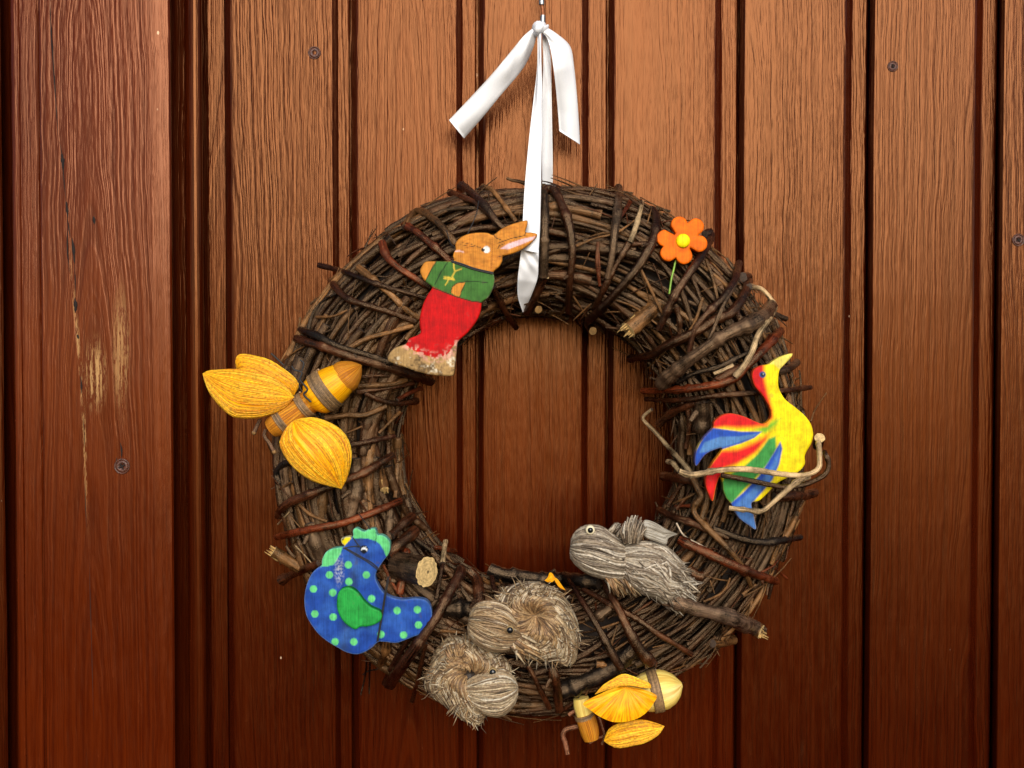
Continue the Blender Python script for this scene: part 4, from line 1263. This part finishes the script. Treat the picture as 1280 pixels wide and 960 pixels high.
# ------------------------------------------------------------------ straw bees
class Pod:
    """a puffed shell between two edge curves that meet at both ends"""
    def __init__(s, top, bot, yc, kf=.6, kb=.2, nu=40, dy=0.0):
        s.T = resample(cr(top, 8), nu); s.B = resample(cr(bot, 8), nu)
        s.yc, s.kf, s.kb, s.nu, s.dy = yc, kf, kb, nu, dy
        s.hw = np.linalg.norm(s.T - s.B, axis=1) / 2 * S
        s.hw = np.convolve(np.r_[s.hw[0], s.hw[0], s.hw, s.hw[-1], s.hw[-1]], np.ones(5) / 5, 'valid')

    def at(s, u, v, side=-1, lift=0.0):
        u = np.asarray(u, float); v = np.asarray(v, float)
        f = np.clip(u, 0, 1) * (s.nu - 1)
        k = np.arange(s.nu)
        g = lambda A: np.interp(f, k, A)
        tx, ty, bx, by, hw = g(s.T[:, 0]), g(s.T[:, 1]), g(s.B[:, 0]), g(s.B[:, 1]), g(s.hw)
        w = np.sin(v * math.pi / 2)
        px = (tx + bx) / 2 + (bx - tx) / 2 * w
        py = (ty + by) / 2 + (by - ty) / 2 * w
        h = hw * np.cos(v * math.pi / 2)
        y = s.yc + s.dy * (u - .5) + (-(s.kf * h) - lift if side < 0 else s.kb * h + lift)
        return P(px, py, y)

    def mesh(s, mb, nv=41, ridge=0.0, seed=0, col=(.8, .5, .05), nr=26):
        rg = np.random.default_rng(seed)
        vv = np.linspace(-1, 1, nv)
        rv = rg.normal(0, 1, nr)
        prof = np.interp(np.linspace(0, nr - 1, nv), np.arange(nr), rv)
        prof2 = np.interp(np.linspace(0, nr - 1, nv), np.arange(nr), rg.normal(0, 1, nr))
        uu = np.linspace(0, 1, s.nu)
        for side in (-1, 1):
            V, UV = [], []
            for i, u in enumerate(uu):
                lift = ridge * (prof * (1 - u) + prof2 * u) * math.sin(math.pi * min(max(u, .03), .97)) if side < 0 else np.zeros(nv)
                V.append(s.at(np.full(nv, u), vv, side, lift * np.cos(vv * math.pi / 2)))
                UV.append(np.stack([(vv + 1) / 2 + seed * .37, np.full(nv, u)], 1))
            F = []
            for i in range(s.nu - 1):
                for j in range(nv - 1):
                    a, b, c, d = i * nv + j, i * nv + j + 1, (i + 1) * nv + j + 1, (i + 1) * nv + j
                    F.append((a, b, c, d) if side < 0 else (a, d, c, b))
            mb.add(np.vstack(V), F, np.vstack(UV), col)


def pod_part(parent, name, top, bot, yc, mat, kf=.55, kb=.25, ridge=.0005, seed=1, dy=0.0, label=None, nr=26):
    mb = MB()
    pd = Pod(top, bot, yc, kf * .8, kb, 46, dy)
    pd.mesh(mb, 61, ridge, seed, nr=nr)
    o = link(name, mb.mesh(name), [mat, mat], parent, label=label)
    if mat is M_WING and name == 'wing':       # single shavings lying along the wing
        mb = MB()
        n = 90
        for k in range(n):
            v = -.97 + 1.94 * (k + RNG.random()) / n
            a, b = max(0, RNG.uniform(-.5, .6)), min(1.0, RNG.uniform(.45, 1.4))
            if b - a < .2:
                continue
            u = np.linspace(a, b, 12)
            vv = np.clip(v + .025 * np.interp(np.arange(12), [0, 4, 8, 11], RNG.normal(0, 1, 4)), -1, 1)
            c = np.array([(.90, .44, .003), (.80, .36, .003), (.93, .50, .006), (.66, .24, .002), (.95, .58, .02)][int(RNG.integers(5))]) * RNG.uniform(.8, 1.05)
            tube(mb, pd.at(u, vv, -1, .0001 + ridge * .6), RNG.uniform(.00014, .00034) * np.interp(np.linspace(0, 1, 12), [0, .2, .8, 1], [.3, 1, 1, .3]), 4, col=c)
        link('shavings', mb.mesh('shavings'), [M_FIBRE, M_FIBRE], o, kind='stuff')
    return o


def spindle(parent, name, pts, ys, rads, mat, scale, sides=26, label=None, rough=.015):
    """round body along an axis given in pixels; rads in pixels"""
    q = cr(pts, 6)
    n = len(q)
    y = np.interp(np.linspace(0, 1, n), np.linspace(0, 1, len(ys)), ys)
    rr = cr(np.stack([np.linspace(0, 1, len(rads)), np.array(rads, float)], 1), 8)
    r = np.interp(np.linspace(0, 1, n), rr[:, 0], rr[:, 1]) * S * .87
    mb = MB()
    tube(mb, P(q[:, 0], q[:, 1], y), np.maximum(r, 1e-4), sides, rough=rough, capmi=0)
    UV = mb.uv[0]
    UV[:, 1] *= 12
    return link(name, mb.mesh(name), [mat, mat], parent, label=label)


def coil(parent, name, a, b, ys, r_px, turns, wire, mat):
    """thread wound round a body between pixel points a and b"""
    A3, B3 = P(*a, ys), P(*b, ys)
    t = (B3 - A3) / np.linalg.norm(B3 - A3)
    e1 = np.cross(t, [0, 1, 0]); e1 /= np.linalg.norm(e1)
    e2 = np.cross(t, e1)
    n = int(turns * 26)
    th = np.linspace(0, 2 * math.pi * turns, n)
    f = np.linspace(0, 1, n)
    rr = r_px * S * .87 * (1 + RNG.normal(0, .006, n))
    pts = A3 + (B3 - A3) * f[:, None] + (np.cos(th) * rr)[:, None] * e1 + (np.sin(th) * rr)[:, None] * e2
    mb = MB()
    base = np.array([.19, .11, .045])
    kn = np.interp(np.arange(n), np.linspace(0, n - 1, 30), RNG.uniform(.45, 1.7, 30))
    tube(mb, pts, wire, 5, cols=[base * k for k in kn])
    return link(name, mb.mesh(name), [mat, mat], parent)


bee = empty('straw_bee', tuple(P(390, 610, -.09)), 'large yellow straw bee with three open wings at the left', 'ornament', 'straw bees on the wreath')
BZ = lambda pts: Z((240, 420), 4.365, pts)
ax0, ax1 = np.array(BZ([(432, 508)])[0]), np.array(BZ([(905, 172)])[0])
axp = lambda t: tuple(ax0 + (ax1 - ax0) * t)
seg = lambda a, b, n=7: [axp(t) for t in np.linspace(a, b, n)]
spindle(bee, 'thorax', seg(0.0, .46), [-.092, -.094], [12, 16, 17, 16.5, 15.5, 15, 15], M_BODY, 1)
coil(bee, 'neck_band', axp(.10), axp(.165), -.0927, 17.0, 6, .0006, M_FIBRE)
coil(bee, 'waist_band', axp(.35), axp(.42), -.0936, 16.4, 6, .0006, M_FIBRE)
spindle(bee, 'abdomen', seg(.45, .86, 9), [-.0945, -.0955], [15, 23, 25.5, 26, 25.5, 24.5, 23, 21, 19], M_WING, 1)
coil(bee, 'abdomen_band', axp(.565), axp(.685), -.0951, 26.2, 9, .00072, M_FIBRE)
spindle(bee, 'tail_cap', seg(.82, 1.04, 8), [-.0955, -.0955], [19.8, 20.3, 19.3, 16.5, 13, 8, 1], M_BODY, 1)
pod_part(bee, 'wing', BZ([(245, 190), (238, 150), (242, 115), (268, 97), (330, 105), (420, 130), (500, 180), (560, 228), (582, 270), (560, 320)]),
         BZ([(245, 190), (300, 240), (380, 290), (470, 330), (530, 335), (560, 320)]), -.0900, M_WING, .5, .2, .00035, 2)
pod_part(bee, 'wing', BZ([(58, 205), (85, 190), (130, 184), (250, 180), (370, 200), (470, 240), (535, 300), (556, 335)]),
         BZ([(58, 205), (70, 250), (95, 310), (140, 370), (215, 438), (290, 450), (370, 445), (450, 422), (520, 380), (556, 335)]), -.0985, M_WING, .55, .25, .0004, 3)
pod_part(bee, 'wing', BZ([(555, 462), (590, 450), (660, 444), (730, 462), (800, 500), (850, 560), (871, 640), (862, 720), (842, 785), (815, 834)]),
         BZ([(555, 462), (515, 500), (485, 555), (480, 600), (518, 675), (580, 742), (660, 792), (740, 817), (815, 834)]), -.0995, M_WING, .55, .25, .0004, 4)
for a in ([(372, 455), (355, 490), (338, 528)], [(402, 510), (395, 545), (425, 590), (448, 632)]):
    mb = MB()
    q = cr(BZ(a), 6)
    tube(mb, P(q[:, 0], q[:, 1], -.092), np.linspace(.0011, .0013, len(q)), 7, col=(.10, .05, .03))
    lathe_y(mb, P(*q[-1], -.092), [(.0012, .001), (.0015, 0), (.0011, -.001), (.0003, -.0014)], 10, (.22, .12, .045))
    link('antenna', mb.mesh('antenna'), [M_BARK, M_CUT], bee)
for a in ([(545, 165), (560, 185), (600, 200), (590, 240), (630, 290), (610, 320), (650, 360)], [(600, 190), (610, 150), (590, 130)], [(432, 95), (470, 130), (500, 160)], [(575, 240), (600, 300), (680, 380), (700, 430)]):
    mb = MB()
    q = cr(BZ(a), 5)
    tube(mb, P(q[:, 0], q[:, 1], -.1055 if len(a) > 4 else -.090), .0006, 5)
    link('binding_wire', mb.mesh('binding_wire'), [M_BLACK, M_BLACK], bee)

bee2 = empty('straw_bee', tuple(P(780, 935, -.075)), 'small yellow straw bee hanging at the bottom edge of the wreath', 'ornament', 'straw bees on the wreath')
NZ = lambda pts: Z((680, 800), 5.818, pts)
ab = NZ([(620, 410), (720, 385), (800, 370), (880, 355), (950, 338), (1004, 322)])
spindle(bee2, 'abdomen', ab, [-.078, -.080], [14, 21, 25, 26, 25, 21, 14, 3], M_PALESTRAW, 1)
coil(bee2, 'abdomen_band', NZ([(775, 376)])[0], NZ([(842, 362)])[0], -.0788, 26.3, 8, .0007, M_FIBRE)
pod_part(bee2, 'wing', NZ([(370, 395), (430, 330), (500, 285), (572, 248), (640, 262), (720, 295), (772, 318), (780, 350)]),
         NZ([(370, 395), (450, 365), (540, 340), (620, 330), (700, 345), (780, 350)]), -.0935, M_WING, .35, .2, .0005, 5)
# the near wing: shavings fan out from one point
def fan(parent, name, apex, rim, yc, depth, mat, seed):
    A = np.array(apex)
    Rm = resample(cr(rim, 8), 61)
    nu, nv = 20, 61
    rg = np.random.default_rng(seed)
    pl = rg.normal(0, 1, 61)
    mb = MB()
    for side in (0, 1):
        V, UV = [], []
        for i in range(nu):
            u = (i + .15) / (nu - .85)
            q = A + (Rm - A) * u
            y = yc - depth * math.sin(u * 2.0) + .0007 * u * pl + (.0012 * side)
            V.append(P(q[:, 0], q[:, 1], y))
            UV.append(np.stack([np.linspace(0, 1, nv) + seed, np.full(nv, u)], 1))
        F = []
        for i in range(nu - 1):
            for j in range(nv - 1):
                a, b, c, d = i * nv + j, i * nv + j + 1, (i + 1) * nv + j + 1, (i + 1) * nv + j
                F.append((a, b, c, d) if side else (a, d, c, b))
        mb.add(np.vstack(V), F, np.vstack(UV), (.8, .5, .05))
    return link(name, mb.mesh(name), [mat, mat], parent)


fan(bee2, 'wing', NZ([(600, 342)])[0], NZ([(600, 336), (500, 352), (390, 400), (285, 460), (330, 505), (420, 565), (520, 598), (650, 582), (740, 532), (800, 455), (818, 402), (720, 360), (606, 337)]), -.098, .004, M_WING, 6)
pod_part(bee2, 'wing', NZ([(436, 735), (450, 690), (482, 640), (560, 602), (700, 580), (800, 600), (876, 627)]),
         NZ([(436, 735), (490, 770), (545, 786), (640, 770), (740, 745), (830, 690), (876, 627)]), -.084, M_WING, .5, .25, .0008, 7)
spindle(bee2, 'thorax', NZ([(268, 420), (285, 500), (300, 560)]), [-.078, -.079], [10, 11.5, 11, 10.5], M_PALESTRAW, 1)
spindle(bee2, 'head', NZ([(292, 540), (320, 620), (345, 722)]), [-.079, -.080], [11, 12.5, 12.5, 12, 10], M_BODY, 1)
coil(bee2, 'neck_band', NZ([(290, 540)])[0], NZ([(298, 568)])[0], -.079, 12.0, 5, .0005, M_FIBRE)
for a, w in (([(245, 628), (200, 638), (155, 655), (138, 695), (155, 750), (172, 828)], .0016), ([(400, 560), (420, 620), (440, 700), (420, 760)], .0008), ([(330, 750), (380, 720), (430, 700)], .0008), ([(250, 500), (200, 530), (180, 545)], .0012)):
    mb = MB()
    q = cr(NZ(a), 6)
    tube(mb, P(q[:, 0], q[:, 1], -.076), w, 7, cols=bark_cols((.16, .06, .03), len(q)), capcol=(.7, .45, .2))
    link('antenna' if w > .0015 else 'binding_wire', mb.mesh('antenna'), [M_BARK, M_CUT], bee2)

# ------------------------------------------------------------------ fibre chicks
FC = [(.46, .35, .21), (.34, .24, .13), (.20, .12, .055), (.54, .44, .30), (.12, .07, .035)]
FB = [(.30, .18, .075), (.21, .11, .042), (.36, .23, .11), (.12, .065, .028)]
FG = [(.40, .33, .235), (.28, .215, .145), (.16, .11, .066), (.50, .43, .33), (.09, .058, .033)]


def pick(pal, mix=0.0):
    if mix:
        return (np.mean(np.array(pal), axis=0) * mix + np.array(pal[int(RNG.integers(len(pal)))]) * (1 - mix)) * RNG.uniform(.75, 1.15)
    return np.array(pal[int(RNG.integers(len(pal)))]) * RNG.uniform(.6, 1.2)


def pod_strands(mb, pod, n, rad, pal, u0=(0, .06), u1=(.94, 1.0), wig=.03, lift=.0004, swirl=0.0, vr=(-.97, .97), seg=12, mix=.3):
    for k in range(n):
        v = vr[0] + (vr[1] - vr[0]) * (k + RNG.uniform(.1, .9)) / n
        a, b = RNG.uniform(*u0), RNG.uniform(*u1)
        u = np.linspace(a, b, seg)
        vv = np.clip(v + wig * np.interp(np.arange(seg), np.linspace(0, seg - 1, 4), RNG.normal(0, 1, 4)) + swirl * (u - .5), -1, 1)
        pts = pod.at(u, vv, -1, lift + RNG.uniform(-.0004, .0014))
        tube(mb, pts, rad * RNG.uniform(.7, 1.15) * np.interp(np.linspace(0, 1, seg), [0, .12, .85, 1], [.6, 1, 1, .45]), 5, col=pick(pal, mix), rough=.1)


def fan_strands(mb, center, outline, yc, H, n, rad, pal, r0=(.05, .6), over=(.92, 1.06), swirl=.25, dimple=.35, seg=8, arc=(0, 1), pal2=None):
    """tufts that spread from a centre over a domed body to its outline"""
    C0 = np.array(center)
    O = resample(cr(list(outline) + [outline[0]], 6), 200)
    for k in range(n):
        f = arc[0] + (arc[1] - arc[0]) * RNG.random()
        a = RNG.uniform(*r0)
        b = min(a + RNG.uniform(.22, .42), RNG.uniform(*over))
        r = np.linspace(a, b, seg)
        fi = (f + swirl * .15 * (r - b) * (1 + 2.2 * a) + RNG.normal(0, .012)) % 1.0
        e = np.stack([np.interp(fi, np.linspace(0, 1, 200), O[:, j]) for j in (0, 1)], 1)
        q = C0 + (e - C0) * r[:, None]
        y = yc - H * np.sqrt(np.clip(1 - np.clip(r, 0, 1) ** 2.2, 0, 1)) * (1 - dimple * np.exp(-(r / .28) ** 2))
        y -= np.linspace(0, RNG.uniform(.0005, .002), seg)
        c = pick(pal2 if (pal2 and a < .28) else pal, .1)
        tube(mb, P(q[:, 0], q[:, 1], y), rad * RNG.uniform(.6, 1.2) * np.interp(np.linspace(0, 1, seg), [0, .2, .8, 1], [.6, 1, .9, .3]), 4, col=c)


def stray(mb, center, outline, yc, H, n, pal):
    C0 = np.array(center)
    O = resample(cr(list(outline) + [outline[0]], 6), 200)
    for k in range(n):
        i = int(RNG.integers(200))
        r = RNG.uniform(.55, .98)
        p0 = C0 + (O[i] - C0) * r
        d = (O[i] - C0) / np.linalg.norm(O[i] - C0)
        e = p0 + d * RNG.uniform(3, 11) + RNG.normal(0, 3.5, 2)
        y = yc - H * math.sqrt(max(0, 1 - r ** 2.2)) - .0015
        tube(mb, P(*np.array([p0, (p0 + e) / 2 + RNG.normal(0, .9, 2), e]).T, [y, y - RNG.uniform(.001, .004), y - RNG.uniform(0, .004)]), [.0004, .00035, .0001], 3, col=pick(pal))


def dome(mb, center, outline, yc, H, col, shrink=.95):
    C0 = np.array(center)
    O = resample(cr(list(outline) + [outline[0]], 6), 65)[:-1]
    V, F = [], []
    nr = 9
    for i in range(nr):
        r = (i + .02) / (nr - 1 + .02)
        q = C0 + (O - C0) * r * shrink
        y = yc - H * math.sqrt(max(0, 1 - r ** 2.2)) * (1 - .35 * math.exp(-(r / .28) ** 2)) + .001
        V.append(P(q[:, 0], q[:, 1], y))
    for i in range(nr - 1):
        for j in range(64):
            j2 = (j + 1) % 64
            F.append((i * 64 + j, (i + 1) * 64 + j, (i + 1) * 64 + j2, i * 64 + j2))
    V.append(P(O[:, 0], O[:, 1], yc + .012))
    for j in range(64):
        j2 = (j + 1) % 64
        F.append(((nr - 1) * 64 + j, nr * 64 + j, nr * 64 + j2, (nr - 1) * 64 + j2))
    V = np.vstack(V)
    mb.add(V, F, np.zeros((len(V), 2)), col)


M_EYEBR = simple('eye_brown', (.34, .23, .10), .4, var=.2)


def eye(parent, px, py, y, r, pr=.62, white=None):
    c = P(px, py, y)
    mb = MB()
    lathe_y(mb, c, [(r, .002), (r, -.0006), (r * .9, -.0012), (r * .55, -.0015)], 20)
    e = link('eye', mb.mesh('eye'), white or M_EYEW, parent)
    mb = MB()
    lathe_y(mb, c + np.array([0, -.0011, 0]), [(r * pr, .0006), (r * (pr - .02), -.0006), (r * (pr - .2), -.0012), (r * .05, -.0015)], 18)
    link('pupil', mb.mesh('pupil'), M_EYEB, e)


CZ = lambda pts: Z(L_[0], L_[1], pts)
KZ5 = lambda pts: Z((680, 630), 5.645, pts)

# chick 1: grey, lying along the inner edge
ch = empty('fibre_chick', tuple(P(790, 740, -.085)), 'grey straw chick with streaming fibres at the lower right of the hole', 'ornament', 'straw chicks on the wreath')
y1 = -.088
hp = Pod(KZ5([(190, 300), (200, 235), (240, 180), (300, 152), (400, 160), (500, 225), (580, 290), (640, 340)]), KZ5([(190, 300), (190, 380), (240, 440), (320, 492), (450, 532), (560, 540), (610, 500), (640, 340)]), y1 - .004, .85, .5)
mb = MB(); hp.mesh(mb, 31, 0, 1, (.030, .018, .010)); link('head', mb.mesh('head'), [M_FIBRE, M_FIBRE], ch)  # near-black base colour stands in for shade between the strands
mb = MB()
pod_strands(mb, hp, 62, .0008, FG, wig=.03, u0=(0, .03), u1=(.9, 1.0))
pod_strands(mb, hp, 46, .0007, FG, wig=.05, u0=(0, .3), u1=(.6, 1.0), lift=.0012)
link('head_fibres', mb.mesh('head_fibres'), [M_FIBRE, M_FIBRE], ch, kind='stuff')
bp = Pod(KZ5([(520, 400), (540, 320), (620, 280), (740, 268), (850, 300), (930, 370), (990, 450), (1050, 590)]), KZ5([(520, 400), (540, 480), (590, 560), (650, 610), (720, 640), (800, 665), (880, 720), (1050, 590)]), y1 - .002, .75, .5, dy=.012)
mb = MB(); bp.mesh(mb, 31, 0, 1, (.030, .018, .010)); link('body', mb.mesh('body'), [M_FIBRE, M_FIBRE], ch)  # base darkened likewise, painted shade under the body strands
mb = MB()
pod_strands(mb, bp, 70, .0010, FG, wig=.035, u0=(0, .15), u1=(.72, .93))
pod_strands(mb, bp, 110, .0008, FG, wig=.07, u0=(.05, .6), u1=(.6, .92), lift=.0015)
for k in range(170):     # stray hairs
    a = bp.at(RNG.uniform(.15, .95), RNG.uniform(-.9, .95), -1, .0012)
    dr = RNG.normal(0, 1, 3) * np.array([.003, .0015, .003]) + np.array([.004, -.001, -.002])
    tube(mb, [a, a + dr * .5 + [0, -.0008, 0], a + dr], [.0004, .00035, .0001], 3, col=pick(FG))
for k in range(60):      # loose ends streaming off the tail
    v = RNG.uniform(-.9, .95)
    a = bp.at(RNG.uniform(.6, .95), v, -1, .001)
    dr = np.array([RNG.uniform(.002, .009), RNG.uniform(-.001, .005), RNG.uniform(-.008, .001)])
    tube(mb, [a, a + dr * .5 + [0, -.001, 0], a + dr], [.0008, .0007, .0002], 4, col=pick(FG))
link('body_fibres', mb.mesh('body_fibres'), [M_FIBRE, M_FIBRE], ch, kind='stuff')
mb = MB()
for k in range(70):      # belly tuft
    t = RNG.random()
    p0 = np.array(KZ5([(430 + 170 * t, 520 + RNG.uniform(-25, 20))])[0])
    e = p0 + np.array([RNG.uniform(4, 18), RNG.uniform(14, 24)])
    m = (p0 + e) / 2 + RNG.normal(0, 1.2, 2)
    y = y1 - .008 + RNG.uniform(-.004, .006)
    tube(mb, P(*np.array([p0, m, e]).T, [y, y - .002, y + .001]), [.0009, .0008, .0002], 4, col=pick(FB + FC))
link('belly_tuft', mb.mesh('belly_tuft'), [M_FIBRE, M_FIBRE], ch, kind='stuff')
mb = MB()
for k in range(130):      # brush of the wing standing up
    t = RNG.random()
    p0 = np.array(KZ5([(560 + 110 * t, 262 + RNG.uniform(-8, 16))])[0])
    e = np.array(KZ5([(560 + 125 * t + RNG.uniform(-25, 25) + 20, 170 - 85 * math.sin(math.pi * (t * .8 + .15)) + RNG.uniform(-8, 30))])[0])
    m = (p0 + e) / 2 + np.array([-3 + 2 * t, 0]) + RNG.normal(0, .6, 2)
    y = y1 - .012 + RNG.uniform(-.006, .008)
    tube(mb, P(*np.array([p0, m, e]).T, [y, y - .004, y - .001]), [.0010, .0009, .0003], 4, col=pick(FG))
for k in range(60):
    t = RNG.random()
    p0 = np.array(KZ5([(450 + 130 * t, 185 + 60 * t + RNG.uniform(0, 20))])[0])
    e = np.array(KZ5([(510 + 90 * t + RNG.uniform(-20, 20), 125 + 60 * t + RNG.uniform(0, 25))])[0])
    y = y1 - .004 + RNG.uniform(-.004, .006)
    tube(mb, P(*np.array([p0, (p0 + e) / 2, e]).T, [y, y - .003, y]), [.0010, .0009, .0003], 4, col=pick(FG))
link('wing_brush', mb.mesh('wing_brush'), [M_FIBRE, M_FIBRE], ch, kind='stuff')
pod_part(ch, 'wing', KZ5([(685, 190), (700, 120), (740, 115), (800, 140), (870, 180), (945, 212)]), KZ5([(685, 190), (720, 235), (780, 262), (860, 285), (880, 240), (945, 212)]), y1 - .013,
         straw_mat('grey_husk', (.20, .165, .12), (.42, .38, .31), (.48, .44, .37), 18, 3.0, .6, .8), .35, .2, .0007, 8, label='pale papery wing')
eye(ch, *KZ5([(326, 182)])[0], y1 - .0175, 28 / 5.645 * S)

# chick 2: the middle one
ch2 = empty('fibre_chick', tuple(P(670, 830, -.085)), 'brownish straw chick in the middle of the three, head to the left', 'ornament', 'straw chicks on the wreath')
y2 = -.087
body2 = CZ([(500, 215), (560, 155), (640, 122), (740, 116), (830, 142), (900, 192), (950, 275), (980, 380), (988, 450), (940, 585), (870, 570), (760, 558), (690, 545), (600, 480), (500, 380)])
c2 = CZ([(735, 300)])[0]
mb = MB(); dome(mb, c2, body2, y2, .020, (.030, .018, .010)); link('body', mb.mesh('body'), [M_FIBRE, M_FIBRE], ch2)  # dome coloured near black as painted shade between the tufts
mb = MB()
fan_strands(mb, c2, body2, y2, .021, 950, .0009, FC, r0=(.10, .84), over=(.93, 1.0), swirl=1.5, pal2=FB)
fan_strands(mb, c2, body2, y2, .022, 260, .0008, FB, r0=(.0, .30), over=(.4, .6), swirl=.8, pal2=FB)
stray(mb, c2, body2, y2, .021, 260, FC + FB)
link('body_fibres', mb.mesh('body_fibres'), [M_FIBRE, M_FIBRE], ch2, kind='stuff')
hp = Pod(CZ([(378, 330), (392, 270), (430, 235), (500, 222), (580, 245), (640, 310), (672, 370), (690, 420)]), CZ([(378, 330), (372, 400), (420, 462), (500, 497), (590, 492), (650, 455), (690, 420)]), y2 - .012, .85, .5)
mb = MB(); hp.mesh(mb, 31, 0, 1, (.030, .018, .010)); link('head', mb.mesh('head'), [M_FIBRE, M_FIBRE], ch2)  # near-black head base, shade of the strand gaps put in colour
mb = MB()
pod_strands(mb, hp, 60, .00075, FC + FB, wig=.035, u0=(0, .03), u1=(.93, 1.0))
pod_strands(mb, hp, 46, .0006, FC + FB, wig=.06, u0=(0, .3), u1=(.6, 1.0), lift=.0012)
for k in range(90):      # ruff behind the cheek
    t = RNG.random()
    p0 = np.array(CZ([(600 + 70 * t, 470 - 60 * t)])[0])
    e = p0 + np.array([RNG.uniform(5, 45), RNG.uniform(8, 24)]) * (1 - .3 * t)
    y = y2 - .021 + RNG.uniform(0, .004)
    tube(mb, P(*np.array([p0, (p0 + e) / 2 + RNG.normal(0, .8, 2), e]).T, [y, y - .001, y + .006]), [.0009, .0009, .0002], 4, col=pick(FC + FB))
link('head_fibres', mb.mesh('head_fibres'), [M_FIBRE, M_FIBRE], ch2, kind='stuff')
eye(ch2, *CZ([(600, 380)])[0], y2 - .0280, 18 / 4.365 * S, .84, M_EYEBR)

# chick 3: the lowest one
ch3 = empty('fibre_chick', tuple(P(595, 905, -.08)), 'pale straw chick lowest on the wreath, head to the right', 'ornament', 'straw chicks on the wreath')
y3 = -.081
body3 = CZ([(150, 600), (165, 545), (195, 485), (270, 412), (380, 410), (450, 445), (560, 515), (610, 580), (600, 700), (520, 800), (465, 870), (432, 912), (375, 895), (300, 850), (225, 785), (150, 728), (122, 662)])
c3 = CZ([(385, 620)])[0]
mb = MB(); dome(mb, c3, body3, y3, .020, (.030, .018, .010)); link('body', mb.mesh('body'), [M_FIBRE, M_FIBRE], ch3)  # dark dome colour paints the shade between the fibres
mb = MB()
fan_strands(mb, c3, body3, y3, .021, 900, .0009, FC, r0=(.10, .84), over=(.92, 1.0), swirl=-1.4, pal2=FB)
fan_strands(mb, CZ([(330, 560)])[0], CZ([(220, 520), (260, 450), (340, 430), (390, 500), (400, 600), (330, 620), (230, 590)]), y3 - .014, .006, 240, .0007, FB, r0=(.0, .6), over=(.9, 1.1), swirl=.5)
stray(mb, c3, body3, y3, .021, 260, FC + FB)
link('body_fibres', mb.mesh('body_fibres'), [M_FIBRE, M_FIBRE], ch3, kind='stuff')
hp = Pod(CZ([(308, 712), (350, 675), (400, 640), (480, 603), (560, 595), (620, 640), (643, 690)]), CZ([(308, 712), (340, 740), (390, 795), (460, 842), (550, 852), (610, 805), (640, 740), (643, 690)]), y3 - .012, .85, .5)
mb = MB(); hp.mesh(mb, 31, 0, 1, (.030, .018, .010)); link('head', mb.mesh('head'), [M_FIBRE, M_FIBRE], ch3)  # head base near black, painted shade behind the strands
mb = MB()
pod_strands(mb, hp, 60, .00075, FC + [(.62, .55, .42)], wig=.035, u0=(0, .03), u1=(.93, 1.0))
pod_strands(mb, hp, 46, .0006, FC, wig=.06, u0=(0, .3), u1=(.6, 1.0), lift=.0012)
link('head_fibres', mb.mesh('head_fibres'), [M_FIBRE, M_FIBRE], ch3, kind='stuff')
eye(ch3, *CZ([(506, 610)])[0], y3 - .0203, 20 / 4.365 * S, .8, M_EYEBR)

# scrap of yellow shaving above the middle chick
scrap = empty('straw_scrap', tuple(P(690, 728, -.095)), 'tiny yellow straw scrap above the middle chick', 'scrap')
pod_part(scrap, 'straw_leaf', CZ([(788, 112), (805, 95), (815, 70), (830, 72), (845, 95)]), CZ([(788, 112), (810, 122), (835, 118), (845, 95)]), -.098, M_WING, .3, .2, .0003, 9)
pod_part(scrap, 'straw_leaf', CZ([(838, 92), (860, 105), (885, 140), (904, 165)]), CZ([(838, 92), (845, 115), (870, 150), (904, 165)]), -.097, M_WING, .3, .2, .0003, 10)
